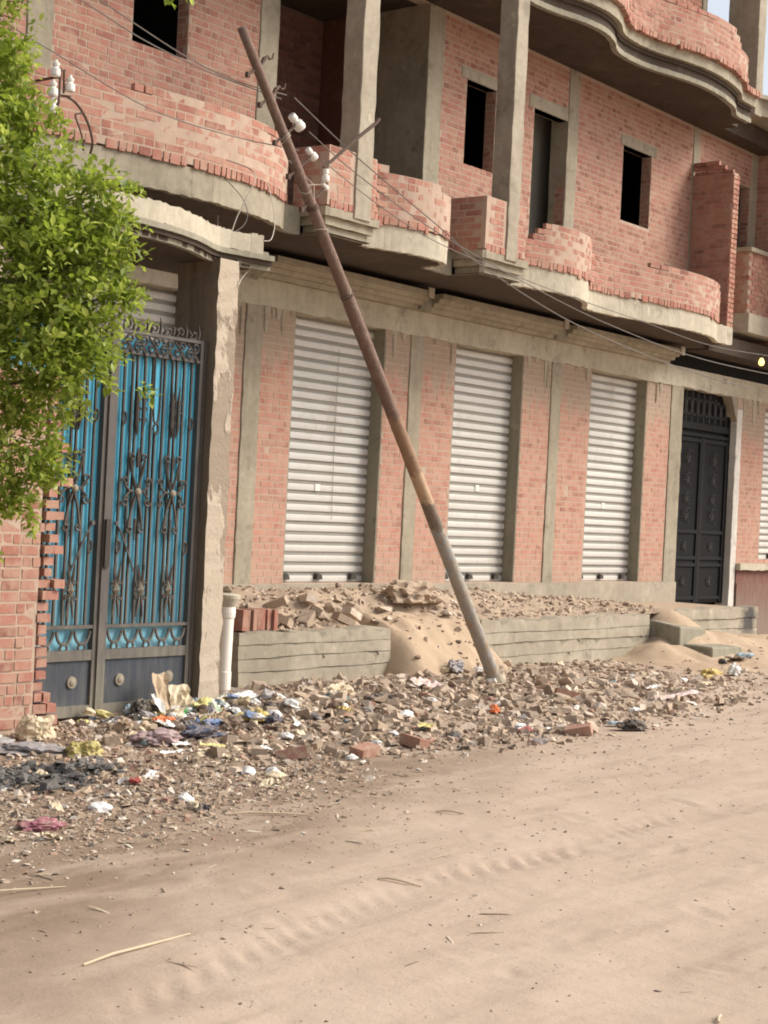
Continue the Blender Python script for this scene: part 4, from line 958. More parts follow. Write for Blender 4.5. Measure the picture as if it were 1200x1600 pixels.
def insulator(mb, c_, ax, s=1.0):
    mb.lathe([(.012 * s, -.07 * s), (.032 * s, -.068 * s), (.034 * s, -.02 * s), (.026 * s, -.012 * s), (.026 * s, .0), (.042 * s, .008 * s), (.046 * s, .06 * s), (.040 * s, .075 * s), (.01 * s, .08 * s)], c_, 12, ax)
HK = [(.952, .14, False), (.915, .14, False), (.868, .16, True), (.825, .19, True), (.782, .20, True)]
for i, (t, L, ins) in enumerate(HK):
    c_ = on(t); mb = MB(); up_ = Vector((0, 0, 1))
    mb.tube([c_ - side * .12 - Vector((0, 0, .005)), c_ - side * .05], .013, 6)
    mb.box(c_.x - side.x * .13 - .014, c_.x - side.x * .13 + .014, c_.y - .016, c_.y + .016, c_.z - side.z * .13 - .02, c_.z - side.z * .13 + .02)
    if not ins:
        mb.tube([c_ + side * .04, c_ + side * .09 + up_ * .03, c_ + side * .14 + up_ * .03, c_ + side * .17 - up_ * .005, c_ + side * .21 - up_ * .015, c_ + side * .225 + up_ * .02], [.013, .02, .012, .009, .009, .006], 6)
    else:
        mb.tube([c_ + side * .04, c_ + side * L * .7, c_ + side * L + up_ * .02], .011, 6)
    br = mb.build('bracket', 'rust_rod', POLE)
    if ins:
        q = MB(); insulator(q, c_ + side * (L + .01) + up_ * .035, (.75, -.1, -.55), 1.0 if i == 2 else .78 if i == 3 else .5); q.build('insulator', 'porcelain', br, smooth=False)
mb = MB(); mb.tube([(10.22, -2.32, 4.36), (10.33, -2.32, 4.44), (10.6, -2.32, 4.66), (10.86, -2.32, 4.85), (10.91, -2.32, 4.90)], [.010, .014, .016, .016, .018], 7); mb.build('stay_rod', 'rust_rod', POLE)
q = MB(); insulator(q, (10.24, -2.33, 4.30), (0, 0, -1), .7); q.build('insulator', 'porcelain', POLE)
mb = MB()
for t in (.865, .862, .80, .745, .66): 
    c_ = on(t); r_ = .070 - .03 * t + .004; mb.tube([c_ + (side * math.cos(g) + Vector((0, 1, 0)) * math.sin(g)) * r_ + PD * .03 * math.sin(g + t * 40) for g in np.linspace(0, 6.283, 15)], .004, 4)
mb.tube([on(.80) + side * .06, on(.79) + side * .2 + Vector((0, -.02, .0))], .005, 4); mb.tube([on(.84) - side * .05, on(.80) + side * .05 + Vector((0, -.06, 0)), on(.76) - side * .04], .005, 4)
mb.build('tie_wire', 'wire_light', POLE)

# ------------------------------------------------------------------ wires and bulb
def wire(pts, r, label, material='wire_grey', cat='wire', name='overhead_wire', group=None):
    mb = MB(); P_ = [Vector(p_) for p_ in pts]; out = []
    for i in range(len(P_) - 1):
        a, b_, c_, d = P_[max(i - 1, 0)], P_[i], P_[i + 1], P_[min(i + 2, len(P_) - 1)]
        for k in range(6):
            t = k / 6; out.append(.5 * ((2 * b_) + (c_ - a) * t + (2 * a - 5 * b_ + 4 * c_ - d) * t * t + (3 * b_ - a - 3 * c_ + d) * t ** 3))
    out.append(P_[-1]); mb.tube(out, r * .72, 5); return tag(mb.build(name, material, None, loc=tuple(P_[0])), label, cat, group)
wire([(9.90, -2.25, 4.86), (10.81, -2.2, 4.56), (12.14, -2.2, 4.14), (12.70, -2.2, 3.94), (14.44, -2.2, 3.60), (16.83, -2.2, 3.38), (19.04, -2.2, 3.32), (22, -2.2, 3.35)], .008, 'thick grey wire from the topmost pole insulator crossing above the black door')
wire([(10.10, -2.25, 4.63), (10.82, -2.2, 4.42), (12.04, -2.2, 4.12), (14.04, -2.2, 3.80), (15.48, -2.2, 3.645), (17.05, -2.2, 3.545), (19.01, -2.2, 3.54), (22, -2.2, 3.6)], .007, 'grey wire from the middle pole insulator passing under the balcony slab')
wire([(10.26, -2.25, 4.44), (11.2, -2.2, 4.20), (12.16, -2.2, 4.02), (14.0, -2.2, 3.88), (15.75, -2.2, 3.80), (17.27, -2.2, 3.72), (18.81, -2.2, 3.755), (22, -2.2, 3.9)], .006, 'thin wire carrying the lit bulb at the right edge')
wire([(3.2, -2.2, 6.2), (6.2, -2.2, 5.30), (7.69, -2.2, 5.03), (8.30, -2.2, 4.91), (9.00, -2.2, 4.845), (9.80, -2.2, 4.83)], .007, 'lower of two wires crossing the dark window to the pole')
wire([(3.2, -2.25, 6.3), (6.4, -2.2, 5.40), (7.85, -2.2, 5.08), (8.72, -2.2, 4.90), (9.30, -2.2, 4.85), (9.82, -2.24, 4.86)], .007, 'upper of two wires crossing the dark window to the pole')
wire([(4.5, -2.2, 5.2), (6.6, -2.2, 4.80), (7.44, -2.2, 4.62), (8.36, -2.2, 4.44), (9.2, -2.2, 4.42), (10.0, -2.24, 4.46)], .006, 'low wire running from the tree across the left parapet')
wire([(9.95, -1.5, 4.44), (9.86, -1.9, 4.28), (9.70, -1.98, 4.05), (9.58, -2.0, 3.88), (9.50, -2.02, 3.735)], .007, 'pale cable drooping from the parapet onto the canopy', 'wire_light', 'cable', 'hanging_cable')
wire([(9.97, -1.46, 4.30), (9.93, -1.7, 4.12), (9.80, -1.9, 3.95), (9.66, -2.0, 3.82), (9.52, -2.02, 3.735)], .005, 'thin grey cable beside the pale one on the canopy', 'wire_grey', 'cable', 'hanging_cable')
wire([(10.52, -1.45, 4.36), (10.30, -1.75, 4.02), (10.05, -1.95, 3.78), (9.75, -2.14, 3.70)], .006, 'straight light cable from the slab edge to the canopy corner', 'wire_light', 'cable', 'hanging_cable')
wire([(9.72, -2.05, 3.49), (9.63, -2.04, 3.40), (9.56, -2.07, 3.33), (9.535, -2.08, 3.24)], .007, 'short curled cable hanging under the canopy corner', 'wire_light', 'cable', 'hanging_cable')
wire([(9.55, -.30, 3.52), (9.75, -.30, 3.25), (10.0, -.30, 3.12), (10.4, -.3, 3.05)], .006, 'dark cable hanging in front of the shutter behind the gate', 'wire_grey', 'cable', 'hanging_cable')
BU = thing('light_bulb', (18.81, -2.2, 3.72), 'glowing yellow light bulb hanging on a wire at the right edge', 'light bulb')
mb = MB(); mb.lathe([(.005, .055), (.022, .05), (.022, .02), (.018, .015)], (18.81, -2.2, 3.70), 10); mb.build('socket', 'lock_dark', BU)
mb = MB(); mb.lathe([(.014, .02), (.022, .0), (.034, -.022), (.037, -.042), (.031, -.064), (.016, -.078), (.004, -.081)], (18.81, -2.2, 3.70), 14); mb.build('glass_bulb', 'bulb_lit', BU, smooth=True)
# insulator rack on the left column
RK = thing('insulator_rack', (8.12, -1.3, 4.55), 'iron rack with four white porcelain insulators on the parapet beside the tree', 'insulators')
mb = MB(); mb.tube([(8.10, -1.49, 4.38), (8.14, -1.49, 4.50), (8.145, -1.49, 4.76)], .010, 5); mb.tube([(8.145, -1.49, 4.74), (8.19, -1.49, 4.755)], .009, 5); mb.tube([(8.17, -1.5, 4.74), (8.175, -1.5, 4.58)], .009, 5); mb.tube([(8.05, -1.49, 4.545), (8.26, -1.48, 4.575)], .010, 5)
mb.tube([(8.145, -1.49, 4.70), (8.15, -1.18, 4.70)], .011, 5); mb.tube([(8.14, -1.49, 4.50), (8.14, -1.18, 4.50)], .011, 5); mb.build('rack_iron', 'rust_rod', RK)
for x, z_ in ((8.08, 4.735), (8.225, 4.655), (8.065, 4.585), (8.07, 4.46)):
    mb = MB(); mb.lathe([(.01, -.055), (.034, -.053), (.038, -.04), (.036, .0), (.022, .010), (.022, .020), (.029, .027), (.029, .045), (.013, .052), (.013, .064), (.004, .07)], (x, -1.51, z_), 12); mb.build('insulator', 'porcelain', RK)
wire([(8.22, -1.50, 4.56), (8.30, -1.50, 4.535), (8.38, -1.50, 4.47), (8.44, -1.50, 4.39), (8.49, -1.49, 4.28), (8.50, -1.46, 4.20)], .014, 'brown cable bending down from the insulator rack', 'rust_rod', 'cable', 'hanging_cable')
wire([(8.37, -1.50, 4.475), (8.30, -1.50, 4.45), (8.32, -1.50, 4.40), (8.38, -1.49, 4.31), (8.43, -1.46, 4.21)], .010, 'shorter brown cable forking below the insulator rack', 'rust_rod', 'cable', 'hanging_cable')

# ------------------------------------------------------------------ white pipe
PV = thing('drain_pipe', (9.85, -1.84, 0), 'upright dusty white plastic pipe with a mortar clogged top beside the pillar', 'pipe')
ax_ = Vector((.015, .0, 1)).normalized()
def seg(z0, z1, prof, nm, m_): 
    mb = MB(); mb.lathe(prof, Vector((9.85, -1.84, 0)) + ax_ * z0, 20, ax_); return mb.build(nm, m_, PV, smooth=False)
seg(0, .8, [(.058, -.1), (.058, .76)], 'pipe_body', 'pvc'); seg(.10, .2, [(.060, 0), (.064, .005), (.064, .15), (.060, .155)], 'coupling', 'pvc')
seg(.68, .8, [(.059, 0), (.066, .01), (.070, .05), (.066, .10)], 'coupling', 'pvc'); seg(.77, .9, [(.064, 0), (.078, .03), (.098, .075), (.100, .10), (.07, .112), (.004, .10)], 'mortar_cap', 'concrete_plaster')

# ------------------------------------------------------------------ rubble, bricks
hulls = {'rubble_concrete': [], 'rubble_brick': []}
for mname in hulls:
    for k in range(10):
        bm = bmesh.new()
        if mname == 'rubble_brick' and k % 2 == 0: 
            pts = [(x * random.uniform(.8, 1), y * random.uniform(.4, .55), z_ * random.uniform(.28, .35)) for x in (-1, 1) for y in (-1, 1) for z_ in (-1, 1)]
        else:
            pts = []
            for _ in range(13):
                d = Vector((random.gauss(0, 1), random.gauss(0, 1), random.gauss(0, 1))).normalized(); pts.append((d.x, d.y * random.uniform(.6, 1), d.z * random.uniform(.4, .75)))
        vv = [bm.verts.new(p_) for p_ in pts]; r_ = bmesh.ops.convex_hull(bm, input=vv)
        bmesh.ops.delete(bm, geom=[v for v in bm.verts if not v.link_faces], context='VERTS')
        me = bpy.data.meshes.new('rubble_chunk'); bm.to_mesh(me); bm.free(); me.materials.append(M[mname]); hulls[mname].append(me)
def chunk(x, y, s, label, group, kind='rubble_concrete', z=None, name='rubble_chunk', cat='rubble'):
    o = link(name, random.choice(hulls[kind]), None); o.scale = (s * random.uniform(.8, 1.25), s * random.uniform(.8, 1.2), s * random.uniform(.7, 1.1))
    o.rotation_euler = (random.uniform(-.4, .4), random.uniform(-.4, .4), random.uniform(0, 6.28)); o.location = (x, y, (top_z(x, y) if z is None else z) + s * .22)
    return tag(o, label, cat, group)
G1 = 'broken concrete lumps in the rubble strip'; L1 = 'dusty broken concrete lump lying in the rubble strip below the low walls'
cnt = 0
while cnt < 205:
    x = random.choice([random.gauss(11.3, 1.5), random.gauss(13, 1.6), random.uniform(8.2, 16.5)]); e = float(np.interp(x, EDGE_X, EDGE_Y)); y = random.uniform(e + .15, -1.5)
    if x < 10.6 and y > -2.3: continue
    if x > 16.5 or x < 7.5: continue
    s = random.choice([.03, .035, .04, .05, .06, .075, .09]) * random.uniform(.8, 1.2)
    chunk(x, y, s, L1, G1); cnt += 1
for _ in range(22):
    x = random.uniform(8.0, 14.5); e = float(np.interp(x, EDGE_X, EDGE_Y)); chunk(x, random.uniform(e + .2, -2.0), random.uniform(.04, .075), 'broken piece of red brick lying in the rubble strip', 'broken red bricks in the rubble', 'rubble_brick', name='brick_fragment', cat='brick')
for _ in range(70):
    x = random.choice([random.gauss(12, .7), random.gauss(14, .5), random.gauss(16.3, .7), random.uniform(10.8, 18.6)]); x = min(max(x, 10.8), 18.8); y = random.uniform(-1.1, -.1)
    chunk(x, y, random.choice([.03, .04, .05, .07]) * random.uniform(.8, 1.3), 'dusty lump of spoil lying on the earth bank under the shutters', 'spoil lumps on the earth bank')
# larger individual pieces
big = link('earth_boulder', crumple(61, .30, .20, .13, 4, .6, 'earth_boulder', 'earth_fill'), None); big.location = (14.0, -.62, .72); tag(big, 'big brown earth boulder on the bank left of the second shutter', 'boulder')
big = chunk(13.5, -.66, .13, 'flat grey rubble slab with a dark hollow beneath, left of the boulder', None, name='rubble_slab', cat='rubble')
def brick_thing(x, y, z, rot, label, group=None, size=(.2, .1, .065), material='rubble_brick'):
    o = link('loose_brick', unit_for(material)[random.randrange(6)], None, None, (x, y, z)); o.scale = size; o.rotation_euler = rot; return tag(o, label, 'brick', group)
for k in range(7):
    brick_thing(10.80 + k * .068 + random.uniform(-.004, .004), -1.12 + random.uniform(-.02, .02), .59 + random.uniform(-.004, .012), (random.uniform(-.05, .05), 1.57 + random.uniform(-.03, .03), 0), ('first', 'second', 'third', 'fourth', 'fifth', 'sixth', 'last')[k] + ' red brick from the left in the row standing on the low wall', 'bricks standing on the low wall', (.19, .12, .058), 'brick_boundary')
for k in range(3):
    brick_thing(10.72 + .02 * k, -.95 + k * .09, .66, (0, 1.5, 1.5), 'red brick leaning at the left end of the brick row beside the white pipe', 'bricks leaning beside the white pipe', material='brick_boundary')
for x, y, z_, r_ in ((11.5, -1.05, .55, (.2, .3, .5)), (11.85, -1.0, .57, (.1, -.5, .3)), (12.1, -.9, .63, (.5, .1, .8)), (12.35, -1.05, .56, (.1, .35, -.2)), (12.6, -.95, .60, (.0, .4, .1)), (12.2, -.7, .72, (.3, .2, 1.2)), (11.7, -.75, .70, (-.2, .4, 2.0)), (12.75, -.85, .62, (.2, .45, .2)), (11.35, -.9, .60, (.4, -.1, .9))):
    brick_thing(x, y, z_, r_, 'dust covered brick tumbled on the earth bank above the left low wall', 'tumbled bricks on the bank', (.22, .11, .075), 'rubble_concrete')
for (x, y), lab in (((8.13, -4.06), 'red brick lying at the front edge of the rubble, nearer the gate'), ((8.60, -4.30), 'red brick half buried at the rubble edge below the low wall'), ((9.22, -4.25), 'dark brown brick block at the rubble edge next to the yellow card'), ((10.75, -4.64), 'red brick with holes at the road edge right of the pole'), ((12.59, -3.41), 'dark brick slab tilted in the rubble right of the pole')):
    brick_thing(x, y, top_z(x, y) + .035, (random.uniform(-.2, .2), random.uniform(-.25, .25), random.uniform(0, 3)), lab, None, (.2, .11, .075))
# fine debris, nobody could count it
def debris(name, N_, sampler, material, smin, smax, label, flat=(.3, .8), long=1.0):
    P = sampler(N_); n = len(P); s = smin * (smax / smin) ** (rng.random(n) ** 1.8)
    base = np.array([(-.8, -.7, -.6), (.8, -.7, -.6), (.8, .7, -.6), (-.8, .7, -.6), (-.6, -.55, .6), (.6, -.55, .6), (.6, .55, .6), (-.6, .55, .6)])
    V = base[None] * (1 + .6 * (rng.random((n, 8, 1)) - .5)) + .55 * (rng.random((n, 8, 3)) - .5)
    V[:, :, 2] *= rng.uniform(flat[0], flat[1], n)[:, None]; V[:, :, 1] *= rng.uniform(.45, 1, n)[:, None]
    V[:, :, 0] *= long; V[:, :, 1] *= 1 / max(1, long * .6)
    tilt = rng.normal(0, .35 if long == 1 else .06, n); V2 = V.copy(); V2[:, :, 2] = V[:, :, 2] * np.cos(tilt)[:, None] + V[:, :, 0] * np.sin(tilt)[:, None]; V2[:, :, 0] = V[:, :, 0] * np.cos(tilt)[:, None] - V[:, :, 2] * np.sin(tilt)[:, None]
    a = rng.random(n) * 6.283; c_, s_ = np.cos(a)[:, None], np.sin(a)[:, None]
    X = (V2[:, :, 0] * c_ - V2[:, :, 1] * s_) * s[:, None] + P[:, None, 0]; Y = (V2[:, :, 0] * s_ + V2[:, :, 1] * c_) * s[:, None] + P[:, None, 1]; Zv = V2[:, :, 2] * s[:, None] + P[:, None, 2] + s[:, None] * .12
    co = np.stack([X, Y, Zv], 2).reshape(-1, 3); f0 = np.array([(4, 5, 6), (4, 6, 7), (0, 1, 5), (0, 5, 4), (1, 2, 6), (1, 6, 5), (2, 3, 7), (2, 7, 6), (3, 0, 4), (3, 4, 7)])
    F_ = (f0[None] + 8 * np.arange(n)[:, None, None]).reshape(-1, 3)
    me = bpy.data.meshes.new(name); me.vertices.add(len(co)); me.vertices.foreach_set('co', co.ravel()); me.loops.add(F_.size); me.loops.foreach_set('vertex_index', F_.ravel())
    me.polygons.add(len(F_)); me.polygons.foreach_set('loop_start', np.arange(0, F_.size, 3)); me.polygons.foreach_set('loop_total', np.full(len(F_), 3)); me.update(calc_edges=True); me.shade_flat()
    at = me.attributes.new('tint', 'FLOAT', 'FACE'); at.data.foreach_set('value', np.repeat(rng.random(n), 10).astype(np.float32))
    o = link(name, me, material); tag(o, label, 'debris', kind='stuff'); return o
def samp_mound(n):
    x = np.where(rng.random(n) < .6, rng.uniform(4.2, 13, n), rng.uniform(4.2, 17.5, n)); e = np.interp(x, EDGE_X, EDGE_Y); u = rng.random(n); y = (e - .35) + u ** .8 * (-1.35 - (e - .35))
    k = (y > -2.05) & (x < 10.6); y[k] = rng.uniform(-4.8, -2.1, k.sum()); d = (y - e); keep = rng.random(n) < np.clip(.25 + d * 1.2, .12, 1)
    x, y = x[keep], y[keep]; return np.stack([x, y, gz(x, y)], 1)
debris('fine_debris', 15000, samp_mound, 'debris_mix', .008, .042, 'fine rubble, chips and trodden rubbish covering the verge')
def samp_core(n):
    x = np.where(rng.random(n) < .7, rng.normal(12, 1.9, n), rng.uniform(7.8, 16.5, n)); e = np.interp(x, EDGE_X, EDGE_Y); y = e + .25 + rng.random(n) ** .9 * (-1.45 - e - .25)
    k = (y > -2.1) & (x < 10.6); y[k] = rng.uniform(-4.3, -2.2, k.sum()); return np.stack([x, y, gz(x, y) + .01], 1)
debris('coarse_rubble', 2000, samp_core, 'rubble_concrete', .012, .085, 'coarse broken rubble heaped along the low walls', (.3, .9))
def samp_left(n):
    x = rng.uniform(3.6, 8.2, n); e = np.interp(x, EDGE_X, EDGE_Y); y = e + rng.normal(.55, .45, n); y = np.minimum(y, -2.25); return np.stack([x, y, gz(x, y)], 1)
debris('trodden_litter', 7500, samp_left, 'debris_mix', .006, .026, 'small brown trodden litter in front of the left brick wall', (.12, .5))
def samp_road(n):
    x = rng.uniform(2.8, 14, n); y = np.where(rng.random(n) < .55, np.interp(x, EDGE_X, EDGE_Y) - np.abs(rng.normal(0, .9, n)), rng.uniform(-9, -4.7, n)); return np.stack([x, y, gz(x, y)], 1)
debris('road_grit', 2300, samp_road, 'debris_road', .0035, .013, 'scattered grit and specks on the dirt road', (.25, .6))
debris('road_straw', 170, samp_road, 'debris_straw', .006, .03, 'bits of straw and chaff blown over the dirt road', (.04, .1), 3.2)
debris('left_straw', 500, samp_left, 'debris_straw', .006, .028, 'bits of straw and paper trodden into the verge', (.05, .2), 2.6)
def samp_bank(n):
    x = rng.uniform(10.75, 19, n); y = -1.15 + 1.1 * rng.random(n); return np.stack([x, y, fill_z(x, y)], 1)
debris('bank_debris', 3200, samp_bank, 'rubble_concrete', .008, .045, 'crumbled spoil scattered on the earth bank')

def samp_sand(n):
    a = rng.random(n) < .5; x = np.where(a, rng.uniform(12.85, 14.5, n), rng.uniform(17.3, 22, n)); y = np.where(a, rng.uniform(-2.1, -.9, n), rng.uniform(-2.9, -1.75, n))
    return np.stack([x, y, np.where(a, np.maximum(sand_a(x, y), gz(x, y)), np.maximum(sand_b(x, y), gz(x, y)))], 1)
debris('sand_grit', 420, samp_sand, 'debris_mix', .006, .04, 'stones and crumbs lying on the sand')
# ------------------------------------------------------------------ litter: each piece a thing
def litter(me, x, y, rz, label, cat, dz=0.0, group=None, tilt=(0, 0)):
    o = link(me.name.split('.')[0], me, None); o.location = (x, y, top_z(x, y) + dz); o.rotation_euler = (tilt[0], tilt[1], rz); return tag(o, label, cat, group)
LI = [
 ('plastic_bag', 'cream', 7.42, -2.42, (.12, .09, .12), 'crumpled dirty pale bag against the foot of the left brick wall', .05, 'bag'),
 ('plastic_bag', 'olive', 7.04, -3.32, (.10, .08, .065), 'crumpled yellow bag on the ground before the left wall', .02, 'bag'),
 ('plastic_bag', 'grey', 6.86, -3.05, (.20, .12, .05), 'pale grey plastic bag spread in front of the left wall', .01, 'bag'),
 ('cloth', 'grey', 6.66, -2.85, (.20, .10, .06), 'grey cloth bundle at the left edge of the photo', .02, 'cloth'),
 ('plastic_bag', 'magenta', 5.35, -4.88, (.10, .065, .035), 'faded magenta bag lying alone at the lower left', .01, 'bag'),
 ('plastic_bag', 'mauve', 7.90, -3.10, (.17, .13, .07), 'dusty mauve bag in front of the gate rubbish', .02, 'bag'),
 ('plastic_bag', 'black', 8.60, -2.20, (.09, .06, .07), 'small black bag left of the brown cardboard by the gate', .03, 'bag'),
 ('plastic_bag', 'navy', 8.28, -3.12, (.15, .08, .05), 'dark blue rag lying in front of the rubbish heap', .02, 'cloth'),
 ('plastic_bag', 'orange', 8.46, -2.58, (.085, .055, .04), 'bright orange wrapper in the rubbish heap by the gate', .05, 'wrapper'),
 ('plastic_bag', 'green', 8.77, -2.46, (.055, .045, .03), 'green wrapper in the rubbish heap by the gate', .06, 'wrapper'),
 ('plastic_bag', 'pale_yellow', 9.1, -2.35, (.12, .08, .06), 'pale yellow bag near the foot of the white pipe', .05, 'bag'),
 ('plastic_bag', 'blue', 8.66, -2.86, (.09, .05, .03), 'bright blue wrapper in front of the rubbish heap', .03, 'wrapper'),
 ('plastic_bag', 'white', 9.72, -2.2, (.16, .07, .05), 'white bag lying beside the base of the white pipe', .04, 'bag'),
 ('carton', 'teal', 10.58, -2.42, (.10, .06, .04), 'dark teal carton in the rubble under the left low wall', .03, 'carton'),
 ('plastic_bag', 'cream', 10.95, -2.15, (.16, .09, .08), 'cream coloured bag beside the teal carton', .03, 'bag'),
 ('plastic_bag', 'black', 10.85, -2.66, (.15, .08, .05), 'black bag in the rubble right of the teal carton', .02, 'bag'),
 ('plastic_bag', 'orange', 11.16, -3.60, (.05, .04, .045), 'orange tin fragment in the rubble below the pole foot', .03, 'tin'),
 ('plastic_bag', 'red', 10.56, -4.30, (.08, .04, .02), 'flattened red packet near the road edge', .02, 'packet'),
 ('plastic_bag', 'white', 10.72, -4.13, (.09, .05, .025), 'small white bag beside the red packet', .02, 'bag'),
 ('rag', 'black', 11.32, -4.78, (.12, .06, .05), 'black crumpled rag at the road edge right of the pole', .03, 'rag'),
 ('plastic_bag', 'pale_blue', 11.44, -4.55, (.05, .04, .02), 'pale blue scrap next to the black rag', .02, 'wrapper'),
 ('plastic_bag', 'cream', 15.2, -3.45, (.11, .045, .02), 'small flat cream scrap right of the pink strip', .02, 'scrap'),
 ('plastic_bag', 'white', 16.86, -2.97, (.08, .06, .09), 'white paper cup near the sand drift at right', .03, 'cup'),
 ('plastic_bag', 'yellow', 16.55, -2.86, (.16, .10, .07), 'ochre yellow bag near the sand drift at right', .02, 'bag'),
 ('ball', 'black', 17.58, -2.48, (.06, .06, .06), 'dark green round ball above the ochre bag', .03, 'ball'),
 ('plastic_bottle', 'grey', 13.28, -1.72, (.12, .07, .08), 'crushed grey bottle at the foot of the sand slope', .03, 'bottle'),
 ('carton', 'grey', 13.50, -1.98, (.05, .04, .09), 'grey carton standing by the low wall right of the pole', .05, 'carton'),
 ('plastic_bag', 'pale_blue', 18.55, -2.30, (.10, .06, .03), 'blue plastic scrap below the concrete steps', .02, 'wrapper'),
 ('plastic_bag', 'yellow', 9.13, -2.86, (.075, .05, .06), 'yellow carton right of the rubbish heap', .03, 'carton'),
 ('plastic_bag', 'navy', 9.22, -2.95, (.06, .045, .04), 'small navy blue can next to the yellow carton', .03, 'can'),
 ('plastic_bag', 'red', 6.62, -4.20, (.035, .03, .02), 'tiny crimson cap on the trodden litter', .02, 'cap'),
 ('stone', 'cream', 7.40, -4.57, (.08, .045, .03), 'pale stone on the trodden litter before the red bricks', .02, 'stone'),
]
for i, (nm, colr, x, y, sz, lab, dz, cat) in enumerate(LI):
    litter(crumple(100 + i, *sz, sub=4, amp=.75 if nm not in ('ball', 'stone') else .12, name=nm, material='litter_' + colr), x, y, random.uniform(-.6, .6), lab, cat, dz).scale = (.8, .8, .8)
SHT = [('paper_sheet', 'pink', 11.95, -2.42, .55, .28, .07, 'crumpled pinkish paper sheet left of the pole foot', 'paper', .3),
 ('paper_sheet', 'pink', 13.75, -3.9, .55, .13, .03, 'long pale pink strip lying on the ground right of the pole', 'strip', -.35),
 ('card', 'pale_yellow', 9.85, -3.88, .16, .11, .015, 'bright yellow card lying in the rubble left of the pole', 'card', .4),
 ('card', 'pale_yellow', 7.85, -3.64, .17, .10, .02, 'small yellow card in front of the mauve bag', 'card', .2),
 ('card', 'white', 7.5, -3.62, .15, .06, .02, 'white paper strip in front of the mauve bag', 'paper', -.5),
 ('card', 'white', 8.42, -2.62, .15, .17, .05, 'white sheet of paper tilted against the rubbish heap', 'paper', .5),
 ('paper_sheet', 'white', 18.2, -2.35, .5, .2, .05, 'crumpled white sheet below the concrete steps', 'sheet', .2),
 ('card', 'yellow', 9.98, -3.0, .13, .1, .04, 'yellow wrapper lying below the left low wall', 'wrapper', 1.2),
 ('card', 'white', 14.25, -3.38, .2, .1, .02, 'white card to the right of the pink strip', 'card', .1),
 ('card', 'cream', 13.3, -3.05, .24, .13, .04, 'cream sheet of cardboard right of the pole foot', 'cardboard', .7)]
for i, (nm, colr, x, y, a, b_, am, lab, cat, rz) in enumerate(SHT):
    litter(sheet(300 + i, a, b_, am, nm, 'litter_' + colr), x, y, rz, lab, cat, .035, tilt=(random.uniform(-.15, .25), random.uniform(-.15, .15)))
for k_, (x_, y_, rz_, ta_, lab_, col_, sz_) in enumerate(((8.80, -2.20, .15, 1.25, 'tall torn brown cardboard propped against the gate foot', 'tan', (.17, .34)), (8.96, -2.24, -.3, 1.1, 'shorter cream cardboard propped beside the brown piece at the gate', 'cream', (.18, .24)), (8.72, -2.26, .5, 1.0, 'narrow white card leaning left of the brown cardboard at the gate', 'white', (.08, .22)))):
    o = link('cardboard', sheet(900 + k_, *sz_, .05, 'cardboard', 'litter_' + col_, 7), None); o.location = (x_, y_, top_z(x_, y_) + sz_[1] * .42); o.rotation_euler = (ta_, 0, rz_); tag(o, lab_, 'cardboard')
GC = ['white', 'white', 'white', 'white', 'cream', 'cream', 'grey', 'pale_green', 'grey', 'cream', 'pale_blue', 'blue', 'tan', 'brown', 'black', 'teal', 'pale_yellow', 'white', 'grey']
meshes = {c_: [crumple(500 + 7 * i + k, .07, .05, .04, 2, .7, 'scrap', 'litter_' + c_) if k else sheet(700 + i, .16, .1, .05, 'scrap', 'litter_' + c_, 6) for k in range(2)] for i, c_ in enumerate(sorted(set(GC)))}
for k in range(190):
    c_ = random.choice(GC); x = random.gauss(8.95, .42); y = random.gauss(-2.40, .28)
    if y > -2.08 and 7.2 < x < 9.55: y = random.uniform(-2.75, -2.1)
    o = litter(random.choice(meshes[c_]), x, y, random.uniform(0, 6), c_.replace('_', ' ') + ' torn scrap in the rubbish heap at the foot of the blue gate', 'scrap', random.uniform(.0, .06), c_.replace('_', ' ') + ' scraps in the gate rubbish heap', (random.uniform(-.5, .5), random.uniform(-.5, .5)))
    o.scale = (random.uniform(.35, .85),) * 3
for k in range(150):
    c_ = random.choice(['white', 'white', 'white', 'cream', 'cream', 'grey', 'brown', 'black', 'teal', 'pink', 'cream', 'tan']); x = random.uniform(4.8, 16); e = float(np.interp(x, EDGE_X, EDGE_Y)); y = random.uniform(e + .1, -2.2 if x < 10.5 else -1.55)
    if x > 15 and random.random() < .6: continue
    o = litter(random.choice(meshes.get(c_, meshes['white'])), x, y, random.uniform(0, 6), ('pale' if c_ == 'pink' else c_) + ' scrap of litter scattered over the rubble verge', 'scrap', .01, ('pale' if c_ == 'pink' else c_) + ' scraps scattered on the verge', (random.uniform(-.3, .3), random.uniform(-.3, .3)))
    o.scale = (random.uniform(.35, .8),) * 3
# burnt rubbish at left
tag(debris('burnt_rubbish', 800, lambda n: np.stack([(q := rng.normal(6.32, .26, n)), (r := rng.normal(-3.72, .15, n)), gz(q, r) + .03 * rng.random(n)], 1), 'soot', .008, .05, 'heap of charred grey black rubbish at the left edge', (.15, .6)), kind='stuff')
